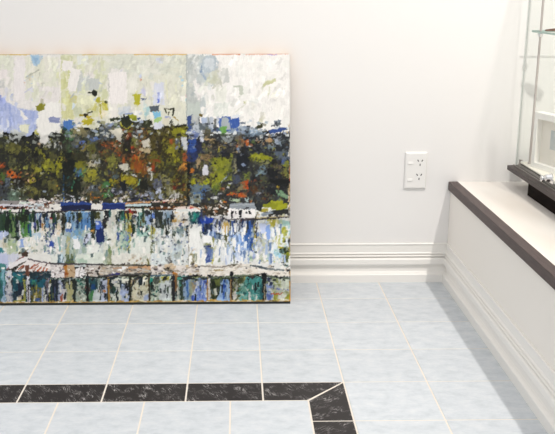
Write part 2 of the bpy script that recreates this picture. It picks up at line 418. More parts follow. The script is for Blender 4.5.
STROKES = '''
# base blocks
B -60 50 62 130 E1DED8
B 62 50 187 126 DAD9C8
B 187 50 292 130 EFECE7
B 4 60 62 104 E0DDD4
# ---- sky, first panel
R -60 54 15 69 DADBC9
R 12 57 30 80 DEDECF
R 27 57 62 88 DCDBCA
R 16 57 27 101 E5DEDC
R 40 60 60 80 D9DAC6
R 0 69 9 78 E6DEDB
R 1 79 6 92 C9C8C4
R 33 88 42 101 D6D7C1
R 42 86 61 102 E3DDD9
S -60 80 45 100 60 4 7 0 E6DFDC,DFDAD6,DDDCCF,D5D4DA,E4DCD8
S 20 60 60 95 30 4 6 0 DDDCCA,E0DDD0,D8D8C4
P 32,54.5 46,54.5 43,59 40.5,64 36.5,65 33,60 A2C0D8
P 34,56 40,57 38,62 35,60 8FB2D2
L 28 76.5 41 69 .9 A3A394
S 26 74 44 86 12 1 1 0 D0A070,AFC4DC,B8C8DC,C8B8A8
L 22 90 21 98 1 C0BFD2
L 26 92 34 86 1 C3C2D2
P -40,95 0,93 7,96 8,103 -40,104 8C97CE
P -60,100 8,101 18,106 24,108 41,110 41,118 37,128 30,135 14,135 8,130 -60,128 ABB6DC
V -30 100 38 133 70 1.6 10 9CA9D8,B4BEE0,A4B0DA,BCC4E2,C4CAE2,98A6D6
P 8,101 24,98 40,102 41,110 24,108 18,106 E2DEDA
P 20,107 24,111 29,117.5 26,119 22,114 E4E1DE
E 1.5 129 3.6 5 DFDFDC
L 9.3 119 9.5 130 2.2 D2D6E0
L 9.5 127 9.5 131 1.4 8FA0D0
E 18 134 9 3.4 BCC0BC
E 16 131 4 3 CBCFCB
P 20,123 31,123 29,131.5 22,130 E0DFC4
P 23,122.8 31.5,123 30.5,126 24,125.5 CFCB84
P 40,108 50,103 62,101 62,131 50,134 49,144 41,144 38,128 E4E2DA
R 44 104 61 130 E3DFDA
R 37 125.5 44 127.2 9A9DAE
R 36 128 38.5 133 C3BF74
P 37,131 44,131.6 42,134.4 38,133.2 BDBA52
P 37,106 42,103 46,104 45,108.5 41,111 38,108.5 8E8C30
E 41.5 107 2 1.8 5E5E20
L 41 111 45 108 .8 77776A
E 49 118.5 1.1 1.6 4C5A90
E 55.5 118.5 5.2 3 868EB4
E 54.5 117.8 2.6 1.4 B9BCCE
L 50.5 117 53 119.5 1 505C92
L 56 121 59 118 1 4A4C70
L 51 131 48 133 1 606870
# ---- sky, second panel
R 62 58 70 104 CFCF98
R 62 55 84 64 CCCEA6
S 62 56 80 104 26 3 6 10 D2D29C,C8CA8E,D8D8B0,D0D0A4
S 76 56 107 112 34 4 7 20 D9D9B8,D4D6B4,DEDCC4,D0D2B0,DADCC8
R 79 55 90 64 DDDFD8
R 63.5 60 74 70.5 E7E1DC
R 64 61 65.5 70 BFC3C8
P 72,67 83,69 77,90 69,90 71,75 E5DFDA
P 84,73 89,70 96,74 94,80 87,80 E3DDD6
P 81,70 84,71 82,90 78,92 79.5,80 C4C7C2
R 86 78 100 90 BFC3BF
L 83 80 90 76 3 CDD0CE
R 70 94 78 102 CBC68A
R 79 94 96 103 DCDCBA
L 72 97 75 93 1.2 A8AFB4
E 95 92 3.2 2.7 272A20
L 89.5 92 93 91.5 1.2 2A2D22
E 99 99.5 2 2.5 B3AD32
L 93.5 101.5 97 97 .9 A8BAE0
R 101 58 108 78 D3D5B4
R 108 55 187 74 D6D7C8
S 105 56 186 76 50 6 4 15 D6D8CA,D2D4C4,DDDCD0,D8D8C6,CFD2C6
S 104 76 186 112 40 4 7 0 DDDBCE,D8D8C8,E2DED6,DAD9C4
R 110 71 128 103 E6E0DC
R 112 68 124 76 E2DED8
L 120 73 123 69 1.4 D3D2D6
E 133 84 5 8 DFDDD2
R 109 74 110.2 92 C5C2BC
R 102 88 108 98 CACCA4
L 100 82.5 103 83 1 A8B8D8
E 141.5 79.3 .9 1.6 D49C80
E 141.4 76 .8 2 C2CAE0
P 144,86 147,92 146.5,94 140,93 C9C8DE
P 133,93 142,93 140,102 136,102.5 B4B030
L 139 94 137 101 1 8E8C24
P 141,98 148,97.6 146,100 142,99.5 3A4470
R 100 99.5 107 101 B8B450
E 107.5 101.3 2.2 1.6 404020
L 122.6 86 123.2 96 1 C3C8E2
R 157 57 164 63 CED1DA
R 154 82 165 104 D2D5E2
L 159.2 93 158.8 101.5 2.2 5E70CC
L 167 80 168 98 1.3 DEDDBC
L 176 82 177 96 1.3 DCDCC0
L 160 70 170 66 2 CCCEC0
E 181 76.5 1.1 1.1 94C8E4
E 183.5 79.5 1.2 1.2 A4CCE0
E 182.6 85 .8 .8 ACD0E4
E 186.3 99 .8 2 A8CCD4
E 186 96 .7 1.6 D4B4BC
R 62 102 74 118 CFCD96
R 73 102 76 109 CDD9E4
R 63 103 67.5 110 DEDBD0
E 78 110 4 5 C3C7A8
R 84 103 92 112 D8D7B4
R 92 104 100 116 D3D2A0
R 103 102 109 109 BFB748
P 101,103 103,102 101,110 100,109 A8A03C
E 104 113 4 4 DED4B8
L 101 110 103 117 1.6 BEB658
R 110 103 118 117 E4E0D8
P 118,107 130,104 131,112 119,113 CCD0D4
P 122,110 130,108 130,113 123,114 BCC4CC
E 137 102.5 2.6 1.6 B8B02E
P 144,107 150,106 150,114 145,115 A8CACC
E 139 113 4 3 E2DFD8
S 118 112 150 126 24 4 2 -20 D8DAD8,C4CCD4,DFDDD4,B4C0CC,E2E0D8
# ---- sky third panel
R 187 55 200 106 BBC0BC
S 187 56 201 116 40 3 5 0 B4BAB8,C0C4C0,AEB6B6,C8CAC6,BCC2C4
S 190 55 202 70 26 1.6 3 30 DEDFDA,D4D6D2,A8B0AE
E 198 90 3 10 E4E0DC
P 199,55 215,55 219,75 214,86 205,86 198,80 BFC6C4
E 209.5 63.5 8.4 8.2 AAB6BE
E 209.8 63.4 6.4 6 C6CED4
E 208 62 3.6 3.6 C3C8D6
E 211 66 3 3 D0D4D8
L 201 70 206 79 2.4 9AAABC
L 202 66 201 72 1.5 8498B4
E 204 65.5 1.3 .8 2E3450
E 216 76 8 7.4 CBCCBC
E 212 80 5 4 C4C6B0
E 224 74 5 6 CBCCC6
E 226 79 4 4 C6C8C4
R 215 86 227 101 E6E6DC
E 210 92 5 8.5 ECE9E5
E 203 92 3 7 E9E6E2
R 200 97 206 106 B9C0C0
P 234,85 243,85 243,93 240,96 239,88 234,87 C2C6B8
E 233 98 6 9 F1EEEA
E 245 101.3 1.6 1.4 C2C294
E 213 96 1.6 2.6 D6D6CC
S 226 56 290 125 60 6 7 20 F1EEEA,ECEAE4,EFECE6,E9E8E2,F2F0EC
P 263,84 268,80.5 275,78 276,80 270,84 263,86.5 C8C89E
P 265,81 269,79 270,80 265,82 D8D8BE
L 269.5 87 268 97 1.3 D6D6BE
L 264 86 262 92 1.2 DCDCC8
L 274 92.8 279 93 1 CBCB9E
L 275 87 276 92 1 DEDED0
E 254 100 6 3 E0E1DC
R 214 102 228 116 DDE0D8
P 259,118 263,114 265,116 262,122 257,123 DAD7BE
L 236 111 246 103 .9 D8D8CA
M 0 56 186 128 500 2 6 15 3 .6
M 188 56 289 118 250 2.5 6 15 3 .6
M -60 56 0 130 120 3 6 10 3 .6
# horizon edges second panel
P 109,117.4 114,116.6 120,116.4 120.6,119 111,119.6 3B4332
P 101,123 116,120.6 115,125 102,128 8594B6
P 103,124 110,122 109,124 104,126 B8C0CC
P 132,119.5 144,120 142,127 134,126.5 9CA9BE
E 137 121.5 4 2.2 B9C6DC
B 144 120 151 126 343824
P 150,105.5 159,104.8 158.6,110 151,111.2 5A626A
P 152.4,111.2 162,110 160,115.4 154,117.2 78B6D8
P 154,117.2 162,115.6 162,120.4 155,121.4 A2C47A
R 150 111 153.5 118 E6E4DC
P 154,121.4 163,120 162.4,127 155,128 C9CCD8
P 155,124 160,123 159,128 155,128 B4B8C4
L 165 107.5 167 112 1.4 4A4A34
L 167 108 170.5 108.6 1.2 52503C
L 171 108 174 108 1.3 2C2C20
L 174 108 173 114.5 1.7 36382A
L 169.5 111 168.5 114 1 585848
E 168 117 3.4 1.8 9AA2C8
R 163 117 170 125 D8D2BC
L 170 123 172.5 119.5 1.4 3A3C34
L 174 116 178.5 120 1.1 A88C40
# ---- dark hill bases
P -60,136 0,135 6,136 12,140 15,138 24,139.4 25,137 32,137 33,135.4 40,135.4 41,143 50,144 50,130 62,132 62,205 -60,205 2B2C27
P 62,127 72,128 86,127 97,131 101,124 116,125 122,118 134,120 144,122 150,120 153,127 174,126.5 187,124 187,205 62,205 38392E
P 187,116 200,117 200,122 214,124 220,128 250,131 264,134 289.5,132 289.5,205 187,205 36383A
S -60 138 62 200 420 3 4 25 2A2C26,3C3C2C,4E4E30,5C5C34,20221C,484C40,6A6A36,383C3C,555228
S 62 132 100 200 280 3 4 25 30322A,44463A,54563A,24281E,5A5C4C,3C4438,66643C,4A4A30
S 100 127 150 200 330 3 3.4 25 3A362A,4C3E26,5C4424,2A281E,60583C,484C44,74502C,3C4044,6A6434
S 150 128 187 200 300 3 3.6 25 5A541E,6A6422,423E1C,2E2C1A,7A7428,4C4420,363018,4C4C38
S 187 128 290 202 480 3 3 20 34363A,2A2A2C,4A4C44,5A5A4C,44484C,202226,606458,50503C,3A4046,6A6A50
M -60 138 289 200 900 2 3 20 4 .7
# first panel hill detail
R -30 138 0 150 4A4C36
E 3 138.6 4 3.6 40422E
E 9 141 4 3 52543A
P 15,139 24,140 22,146 14,145 30322C
E 16 147 6.5 6 6E6C36
E 14 149 4 3 7C7A3C
R 25 146 29.5 150.5 7E7C30
P 25,138 41,136 41,146 30,146 24,143 2A2B2A
R 39 148 43 153 80802C
E 39.2 142.4 1.6 1.4 D8BC98
E 42 141 1.4 2 E0B87C
R 41.5 135 48 143 E2E1D8
R 51 137 53 142 8E8C2C
R 54.5 140.5 62 147 C8C8C0
P 57,143 61,142 62,150 58,151 2E3232
R 52 146 56 152 3A3E34
R 33 148 38 156 1E1F1C
R 10 156 17 169 6B6C42
E 24 156 4 7 2C2E26
E 5 158 5 6 34362E
P -40,162 0,163.4 6,162 7.4,164.6 3.4,167 -40,167 D2602A
P 7,169.6 12,168.6 16.4,169.6 17.4,174 23,173.8 20.4,176.8 12,176.4 8,173 D4621E
E 14 171 2 1.4 E87A38
E 1.5 180.4 2.8 1.7 C8521F
R -10 171 6.5 178.5 587032
E 26.4 166.2 2.6 1.6 A6A650
L 22 172 29 172 1.6 B89060
P 28,178 31,175.6 34,169.8 35,171 33,176 36,180 30,181 D8A478
E 29.8 178.6 1.8 1.5 ECC098
E 38 168.5 4.5 3.4 9C9830
E 47 164 3 7.5 9A9A2C
E 34 179 4 2.6 A49A2C
R 42 152 45.5 157 9E9A30
E 40 159.6 1.3 1.3 CCD4CC
L 40.4 159 40.8 166 1 A0A8A0
E 42.6 172 1.7 1.4 DAD8A8
E 8.5 180 3 4.4 5E6878
R 12 176.5 28 182.5 251C14
E 38.5 175 3.4 4 20211A
E 15 194 7.5 5.4 5E6E5E
E 14.4 192 2 1.6 AAC6B4
E 12.5 196.5 2 2 78947E
S 12 182 28 190 16 2 1 0 C8CCC8,A8B0B0,8C9490,B0B4A0
R -20 183 9 197 474B50
P 25,184 30,183 41,191 39,193 28,188 807C3C
E 45 190 2 1.1 98A8B8
E 5.5 200 3.6 2.4 A8C2D2
L 0 201 14 200.5 1.6 7C8890
E 25 196 5 3 4C5444
# second panel hill
E 59.6 163.6 3.2 9.5 A09C26
E 52 165 3 6.5 84842A
E 54 156 4 4 5C5A34
R 63.4 150 81 199 1E231C
S 64 152 80 198 26 2 3 10 20281E,2A3224,1A201A,343A28
L 64.2 186 64.2 201 1.7 4A74BC
L 64.2 172 64.2 186 1.1 1E486C
E 81 163 5.5 4.6 7C7A20
P 76.6,169.4 82.4,168 82.4,173 78,174.6 4C70A6
L 80 174.5 86.6 167 1.3 4C8E6C
L 75.4 172 77 167 1.2 44806C
E 72 183 1.4 1.4 2C6A5A
L 72 187 74.5 180 1.3 3C8464
E 68.5 176 1.4 1.4 286060
E 69 183 1.8 1.6 244C64
E 91 174.5 6 5 A6A030
E 88 178 4 3 8E8C34
P 87.6,162 91,159 95,158 99,160.6 96,166.4 90,166 D0C49C
P 92,158.6 100,156 100,161.4 95,162.6 B5B9BA
E 80.5 156 7 4 3C3C28
E 92 154 5 2.4 84806C
E 74.6 175 1.6 3 8E8C54
E 88 170 3 2 C4C060
L 91 180 94 181.4 1.2 B4AC30
E 56 186 2.4 2.2 C98A30
E 54 183 6 5 6A6838
E 57.4 184.4 1 1 E0A040
L 67.4 193 73.4 195 1.6 DADAE6
P 90,190 91.4,189.6 92.2,199 89.6,199 C88420
L 93 196 101 196.6 1.6 C8701C
L 55 194.4 62 193 1.5 D8D4CC
E 74.2 196.6 1.4 2.2 D8D4D4
E 82.4 197.4 1.5 2.6 DCD4CC
E 51 200.6 1.2 2 DCDCDC
E 57 198.6 1.4 1.4 E0DCD4
E 65.6 199 1.6 1.6 D0C498
E 88 186.4 1.8 1.6 A8A8A8
E 84 189 2 4 847C6C
E 95 187 5 3 5C646C
E 94 186 1.6 1 C0C4C8
P 62.5,118.5 61,131 63,131 63,118 D0CE9A
P 64,121 66,119.4 73.4,119 72,123 76,124.6 70.4,128.6 65,126 4A73B6
E 70.4 123.4 3 2 3C64A8
P 64.6,124.8 71,126.4 69.4,129 65,128.6 245260
E 78.6 121.6 4.6 5 DDD8CF
E 75.6 124 2 1.4 B8C4D8
E 88.5 120.6 5.8 3.4 B8AC2A
E 86 118.4 2 1 D0C860
L 81.4 114 87.6 114.8 2.2 9C8C24
E 86.4 114.6 1.8 1.4 342C12
L 88 116 91.4 116 2 C0A830
E 92 117.2 1.6 .9 CCD4E4
L 88.6 112.4 93 110.8 1.1 3E3E2A
E 94 125 3.6 4 CCCAB0
E 81 130.6 8 4 827A58
P 85,131 92,129.6 93,136 86,138 5A5A52
E 75.5 139 4.6 5.4 5C6058
E 77.5 138.6 2 2.4 7C8078
P 80,140 85,138.6 88,140 84,143.4 80.6,143 5C74B4
P 89,136.6 96,135 99.6,137 97,140 90,140 5874B0
P 81.6,149.6 83,147 88,145.4 86,142.2 90,142.6 91.6,148.6 88,149 85,150.4 DCD8C2
E 84.4 147 3.6 3.4 86783C
E 92 146 4 6.5 64642E
E 68.4 134 3.2 4.4 5A7C50
E 72 139 1.6 1.6 4C7C50
E 71 150 1.6 1.8 4C7A48
# second/third: village of dabs
E 126.6 120.4 5.2 5.4 2B311F
P 120,120 122,123.6 126,126.4 131,125.4 133,122 134,123 131,126.6 126,127.6 121.4,125 B4AC2E
P 128.4,113 138,115 137.4,119 131,117.6 9CA02A
E 135 118 2.6 1.6 848C24
P 124,116 128.4,115.6 128,118.6 124,118 202830
L 126 113.2 133 112.6 1.3 7C90C2
E 139.6 118 1.4 1 3A4C7C
L 116 129 119 126 3 9CA4AC
R 100 127 110 140 4C545A
S 100 126 116 142 24 3 2.4 15 566068,687078,444A4E,7C848C,5C5C50
P 110,129 120,126.4 124.4,132 121,140.4 118,139 115,134 D8D2C0
E 116.5 130 3 2 E6E2D4
E 119 144.4 2 1.2 B0B0A0
E 117 141 2 1.6 787C28
R 124 131 134 153 2C291D
P 127,130 132.6,129 132.4,136 127,138 7E3E1C
E 126.4 131.4 1.2 1 C84820
P 132.4,134 138,135.6 136,147 132,146 7A7A3C
E 132.6 147 1.6 2 C64A1E
E 133 150 1.6 1.2 D8A080
E 138 133.6 5 4 6C7074
P 141.6,141 149,137 149.4,146 144,146.4 DCD4C2
P 139.4,139 141,138.6 143.6,146 141.6,145.4 B84C1E
E 145 149.4 6 3 CDB88E
E 140.6 151 2.4 1.6 C4A884
S 100 139 121 152 44 2 1.5 20 A65220,B86030,7C3C1C,C07038,583018,8C5830
S 138 126 150 140 18 2 2 20 8C5424,70602C,4C3C20,9C7030
P 144,120 151,119.4 150,125.6 144,125 363A22
R 150 120.5 153 127 26281A
P 160,128 187,125 187,150 160,150 605A20
S 153 127 187 154 110 3 4 60 6A6420,8A8426,403A1A,4E481C,7C7622,2C2A1A,968C2A
L 163 126.4 174 126.4 2.2 2E2C1A
L 174 126.2 186.6 124.2 2.2 262616
E 178 132 6 4.6 868420
P 181,131 187,128.6 187,133 182,135.4 A9AD2C
P 180,136 187,137 187,151 184,150 181,143 D8DADC
L 180.6 138 180.6 147 1.2 2C1C14
E 171.2 140 1.6 2.2 AC5A28
E 177 139.6 2.6 3 68707A
E 176.6 138 1 1 E0E0E0
E 177 147 2 2.2 7E869A
P 168,144 174,146 175,152 167,152 94902A
E 154 141 4 8 5C5224
R 156 134 163 152 38301A
P 187,102 200,102 200,116 187,115 BEC6BE
P 187,115 192.4,114.6 192.4,134 187,133 3B5082
R 192 115 199.4 124 A9ADAD
P 192.6,115 199,114.6 197,119.6 193,119 C0C4C0
E 196 126.5 3.4 3 B4BCC4
E 194.4 133.4 5.6 5.6 B4BCC8
E 194 133.4 4.4 4.2 6474A8
E 193.6 131.6 1.6 1.4 B0BCE0
P 187.6,139 197,138 197.4,152.6 187.6,152 32549E
L 189 140 189 152 1.4 24428C
P 196,140 201,139 201,152 196,151 2A3050
E 193 137.6 2 1.4 C0C0BC
# third panel village
P 202,117 207,116 208.4,127.6 201,124 AAB9D2
P 206,117 213.4,116.6 213,127.6 206.4,127.6 B4BCC8
R 207.4 117 209.4 124 8C9494
R 213.6 118 216.4 127 6E6E6C
R 216 116 219.4 124 C4C8D0
P 219,118 222,116 230,115.4 230,130.4 219.4,130.6 4864AA
P 221.6,117 227.6,117 229.4,129 221,130 A6AEB2
P 225.6,117.4 228,118 229,129 227,129 B8BCBC
E 223.6 128.4 4 4.2 6AA04E
E 224.4 127.6 1.8 2 4E8438
P 230,119 239,116.6 240.4,123 236,128.4 230.4,127.4 3C5CA6
E 236 115.8 4.6 1.7 DEE1E6
E 232 117 1.6 1.2 E8E8E8
P 230,127 250,125.6 250,133.4 230,133 8898AE
E 237 129.4 1.6 1.4 4C64A0
E 245 128.4 5 2.6 A0AEBC
P 199,122.6 208,123 209.6,132.6 199,132 5E676C
E 208.6 131.6 5.2 4 585440
R 199.5 113.4 203 116 6E5E24
L 203.6 138.6 215 138.8 1.7 CAAA78
E 201.8 138 1.6 3.4 D2D6E2
E 228 144.4 7 3.6 22232A
P 221.6,136 234,135 232.4,141 224,141.4 8E9696
P 234,132 240.4,132 239,141 234.4,140 6E6A5C
P 243.8,139 249,138.6 248.4,145 245,143.4 CC5E24
E 240.4 142 3 4.4 8E785A
E 237 146.6 1.4 2.2 B84A20
P 205,140.4 216,139.4 222,143 218,147 206,145 2B2A26
E 220 149 1.6 1.2 C9B820
S 200 142 240 153 50 2.6 1.3 -10 6A6454,8A7C5C,A08C60,2A2A2A,484844,5C6068,B09868,383838
R 242 146 251 152.6 2A2828
E 239 149 2.4 2 7C90B0
E 208 127.5 3 1.2 6C7064
# horizon right
P 245,131 258,129.6 267,132 262,135.6 245,136.4 6C7E8E
P 250,128 258,129 258,133.4 250,132.6 9CB2CA
P 257,124 260.4,122.6 263.4,123 262,128.4 257.4,127.4 3D3E26
P 256,127.4 258,126 258,129 256,129 8C9078
P 262,136 270,134 289.4,131.6 289.4,152 245,152 245,137 2D3138
S 245 137 289 153 90 2.6 2 -10 2C3036,3C4248,50585E,24262A,60686C,1E2026,484C48
P 266,133.6 289.4,127.4 289.4,131 277,133 266,135.6 EEECE8
P 268,130 278,127.8 286.4,126.4 286.6,129 281,131 270,133.4 33508E
L 277 128.4 280 130 1 5C7CC0
E 286.6 132 1.2 .9 D0B060
P 245,139.4 249,138.4 248.4,145 245.6,144 C4642A
E 258.6 140 4.2 2.2 BAB09C
E 257 141.6 5 1.6 2A2A28
E 268.6 139.8 3 1.6 CAA274
E 277 141 2.6 2.6 A6B2C4
E 280 143.6 1.6 2 8CA0B4
E 261 135.6 2 1.4 E8E6E0
P 268,143.4 275,144 276,150.4 268,150 78888E
E 250.4 144.4 2.4 1.2 D2CAC0
E 253.6 141 2 2 5C6C3C
# third panel forest
P 202,168.4 204,163.4 206,164 207.8,168 207.6,174.4 203,174.4 E6E6EE
E 204.4 176.2 2.2 .9 DCDCDC
S 196 153 214 182 50 2.6 3.4 20 6C6440,8C7850,50502C,3C3C30,A08C5C,787448
R 201 153 212 160 8C7450
P 213,157 227,156 227,171 216,177 213,168 8A8E28
P 225,156 233,152 232,165 226,168 828634
P 214,176 228,170.6 220,182.6 216,183 A6AA20
P 200.5,187 203,180 211,174.6 207,184 B0B41C
E 202 184.6 2.4 2.4 C4C020
E 216 188 4.4 5 6C7C2C
S 211 156 232 186 50 2.4 3.2 35 8C9028,9CA02C,747C28,A8AC34,5C6428
P 220,151 231.6,151.6 228,158.4 222,156.4 1E1E2A
P 236,153 248,153 249,162 246,170 240,170.4 236,163 20242C
E 243.6 164.8 2.6 2.2 8C9CBC
E 243 165 1.2 1 38405C
R 234 160 236.6 173 8E8A6C
L 219.4 183 226.4 175.6 1.5 A2B2AC
E 206 187 5 4.4 6E7E8A
E 204 189 3 2 4C6CA0
E 236 178 4 4 4C5468
P 240,182.6 247,180.6 248.4,188.4 244,186.4 C84E1C
P 226.6,193.4 229,191.4 234,190.6 236.4,193 241,192 246.4,193 246,195.4 238,196 229,194.6 D06226
E 214.4 197 3.6 1.4 E4E4E2
E 228 186.6 1.6 1.1 DADAD8
E 219.6 193.6 2.2 1 BABAC2
E 230.4 183 2.2 1 D0D2D4
E 234 199 5.4 1.7 A9BC9A
E 241 188.4 5 2.8 8A7C5A
E 246 197.6 2.2 3.4 A0B2B2
E 201 194.6 1.6 3.4 6088B8
E 225 201 1.7 1.1 C8702C
E 222.4 189.4 2.4 1.6 B4602A
E 246 175.5 3 3 7C8834
P 250,153 262,153.4 273,156.6 272,160.4 262,161 250,157 949820
E 258 156 3 1.6 ACB038
E 263.6 162 5.2 2.6 8E8E5A
E 262.4 162.2 3 1.3 4C4C3C
P 272,151 289,151 289,158.6 277,158 5C6878
E 285 163 4.4 3.4 8A8E2A
E 282 161 1.6 3 4C64A0
E 276.4 161.4 4.4 2.7 1B1B1F
P 267,168.6 273,167 278.4,170 279,174.4 270,176.4 267,173 1D1F23
P 269.4,178.4 282,178 289.2,180 289.2,185.4 278,185 269,181.4 1B1D1F
E 271 190.4 5.4 3.2 20242B
E 262 169.6 4 4 6A7C88
L 258 174 264 169 2 8098A0
E 263 179 4 4.4 585C40
E 285 172.4 4 5.4 80803C
E 278 166.4 3 2 6E6248
P 275,188.6 280,189.6 288.4,194.6 288.4,198.6 278,195.4 7EA67E
L 277 191 284 194.4 1 A4C49C
E 278.6 185.6 1.4 1.4 CAAA30
P 270,201 276,199.6 283.6,200.6 283,203 271,203 A2A624
E 246 184.8 1.8 4 C4541F
E 245.6 194 1 2.2 D46A28
E 254 190 3 5.4 5E3E24
E 257.4 193 3 1.1 AAAAB2
E 250.6 201 1 1.2 D0742C
R 245 155 251 160 1C1F26
S 246 186 270 202 30 2 2 30 5C3C28,2C2C2C,4C5044,3C4448,6C5C40
# middle forest
E 113 161 5.4 6.4 7C7C38
S 103 156 118 172 24 1.6 1.2 0 A4A43C,B4B04C,8C8C38,64642C
P 118.6,163.6 122,162.6 127.4,163.6 128,168.4 125,170.4 121,168.4 D4D0BC
E 123.6 159 2.4 2 B25C28
E 119.8 153.6 1 1 C05828
E 136 157 4 2.8 C65A20
R 131.4 159 146.6 172 8C641C
V 131 157 147 174 26 1.6 6 9C701E,A8781E,7C4C1A,B08024,884018
E 137 166 3 5 9C5620
P 122,172 133,171 136,175 128,175.6 1F201B
L 122 173.6 128 175.4 1.1 D8D8D4
L 131 173 136.6 175.6 1.3 D0D4D4
P 120.6,175.4 125,173.6 130,174 138,179.6 133,184.4 128,183 121,181.4 A89C20
E 126 177.6 3 2 BCB028
E 114 180.6 5.2 2.8 A09420
E 112 183.6 2.4 1.6 AC9C24
P 119,180 126,179.4 128,190 122,191.4 20242B
E 106.8 183 3.6 3 4C7E4A
E 107 193.6 5.2 2.7 4C8644
P 139,181 147,178 148,188 140,188.4 23241C
L 138 184 140 178.6 1.2 8CB49C
E 130.4 187.6 1.5 1.4 58A2D0
E 115 175.6 4 2 5C7480
E 116.6 190 5.4 3 BABECE
E 115.6 191 2.4 1.2 383C54
E 117.6 188.4 4 1 2C304C
E 126 193 3 4.6 98906E
E 124 195 1 2 E0D8D0
E 130 192 1.6 2 C8CCD8
E 145.6 182.6 1.1 1 E4E4E4
P 135,194 138,192.4 142,193.6 146,190.4 148,195 136,197 BABED8
E 146.6 190.4 1.2 1 E0E0E4
E 149.4 168 2.2 2.8 D2CAB4
E 115.6 198.6 1.8 2 E4DCB4
E 120.2 198.4 1.3 2 DAD2D0
E 128.4 198 1.1 2 E0D8D0
P 131,196 150,197 150,200 132,200.6 2C3048
L 138 200 148 201 1.2 C8C4C8
E 102.4 189 3 2 B0905C
S 100 184 150 201 40 1.5 1.5 0 2C2C30,C8C4C4,5C5448,9C9CA4,3C3840
# right of middle
E 156 158 7 5 6A6422
E 174.4 157 2.6 4.6 A29E24
E 170 163 4 2 6C702C
P 151,162 156,161 155,169 152,172 A64620
E 158 160 3 1.4 8C4C24
L 152 170.6 151.4 178.4 1.8 E2E2DA
E 183.5 166.4 3 4.4 C87C2C
E 182.6 165 1.6 1.6 DC9440
E 191.6 169.4 2.7 2.6 CA782A
R 183 152.4 186.6 160.4 A06030
E 185 155 1.2 2.6 A8381C
E 192.6 181 2.8 2.8 B0AE1E
R 184.6 171 187 191 707048
E 164.6 177.6 4.4 4.4 8A8660
E 169.4 188 5 7 868256
E 157 182 4.6 4.4 5E6274
P 161,182 168,179.6 172,182 166,182.6 22231C
E 158 190 2.7 3 C0C8DE
R 187 158 190.4 199 1B1B17
E 174 187 2.7 2.2 702C1C
P 169.4,195 173,192.6 178.4,191.6 179.4,198.4 172,200.4 DAD6D4
L 150 200.4 177 199 2.2 DAC2B8
E 161 195 3 3.2 A8B2CA
E 151 194 2.4 3 8898B8
E 161 199 1.6 1.4 1C1820
E 164.8 201.8 2.6 1 C43E30
R 187 152 198 160.4 2D3C6A
S 176 172 188 200 34 2 2.4 30 3C3420,504020,7C6C30,2A2418,94702C,5C2C1C
P 190,184 200,183 200,192 190,192 6E7E88
P 189,192 200,191 200,203 190,203 8E9A98
L 192 192.4 201 191.8 1.4 5078B2
R 193 195 199 202 7C7C64
L 192.6 193 192.6 202 1 C0C8C8
E 198 162 2.2 5.6 AA926E
M 0 138 62 198 800 1.6 2.6 20 3 .75
M 64 130 187 198 1500 1.6 2.6 25 3 .75
M 188 128 289 200 1200 1.9 1.7 5 3 .75
S 0 140 289 200 420 1.8 1.6 20 1C1C18,2A2820,34342A,48462C,70703A,8A8A40,24282C,50402A
M 0 138 289 198 600 1.2 2.2 20 2 .7
S 62 121 118 136 50 3 2.2 15 8C98A8,B8BCB4,6C6C4C,7C8870,D0D0C4,5C6470,9C9C78
S 118 124 187 136 40 3 2 10 9CA4A8,4C4830,7C7C40,C8C8BC,5C5434,343020
S 188 120 289 136 70 3.4 2 -5 A8B4BC,6C7884,D8DCDC,5C6468,8898AC,3C4048,C4CCD4
S 0 132 62 142 26 3 2 10 6C7064,A8ACA8,3A3C34,54563C,8C9088
# ---- shoreline
B -60 199.5 62 212 8C8684
S 28 197 51 201 26 2.4 1.4 0 E2D4CC,D8C4BC,3C2C28,B89C90,F0E8E4
L 20 201 31 200.6 1.8 D2DED2
L -60 204 31 203.2 2.2 D0CED6
L -60 207 32 205.8 2.8 3A2420
S -20 204.6 34 208 30 2.6 1.4 0 7C3C20,1C1818,A05024,503028,C8B8B0
E 4.6 207.4 2.4 1 C0602C
L -60 210 50 208.4 2.6 E6E2DE
S 30 201 61 208 50 3 1.5 0 E0E0E0,6C3C24,C8D4D8,A89890,F0ECE8,2C2424,B8C8D0,8C6C58
L -60 212 50 210.6 1 2C2C30
S 50 196 103 204 60 2 1.8 0 E4DCD4,3C3C40,C8B8A4,2A2A2C,A0A8B0,8C7C5C,D8D8D8
B 125 200 150 208 4A423C
S 125 200 190 208 70 3 1.4 -5 4C443C,2A2824,6C5440,8C7858,383430,A89078
# ---- water base
B -60 211 62 265 D8D6D0
B 62 209 103 265 BCC6C4
B 103 208 150 265 D8D8CE
B 150 207 188 265 D8DAD6
B 188 207 292 270 E2E2DE
V -60 214 62 262 140 3 10 DAD8D2,D2D2D0,DEDAD2,C8CCD4,D8DAE0,D0D4C8
V 150 210 188 262 100 2.4 8 DADCD8,CCD4D4,E2E2DE,C4CCCC,D4D8DC,E0DCD0
V 188 215 290 264 160 2.4 8 E8E8E4,DCE0E6,E4E4DC,D4DAE4,ECEAE6,D8DCD4
V 103 210 150 262 110 2.4 8 D8D8CC,C8D0C0,E0DED4,B8C8BC,D0D0BC,DCDCD8
# left curtains
V -60 212 4 234 60 2 9 2A342E,3C5C38,4C7044,24302C,30403C
V 0 212 31 232 90 1.8 8 1E2A24,3C6434,4C7840,2A3A2C,223030,547C48,1C2028
R 0 212 4.6 228 304838
R 12 214 15.6 237 6C8656
R 15.4 216 19 238.6 1C2430
R 5 213.6 9.6 235 1F2C26
P 7,234 20,236 18,238 12,237 6,237 1C2C24
P 20,221 30,220 30.4,234.4 22,235 5C8E44
E 25 229 3.4 4.4 528440
R 17 213.4 28 219 25301F
L 30.6 213 30.6 234.6 2.2 2C6E7A
E 29 220.4 2.4 1 C8D4CC
L 33.4 213 33.4 228 1.7 DAE2EA
L 35.4 212 35.4 229 2 24305C
E 35.4 222 1 2.4 3C4CB0
L 35 228 35 231 1.4 708430
L 38 212 38.4 227 1.8 8EB2D2
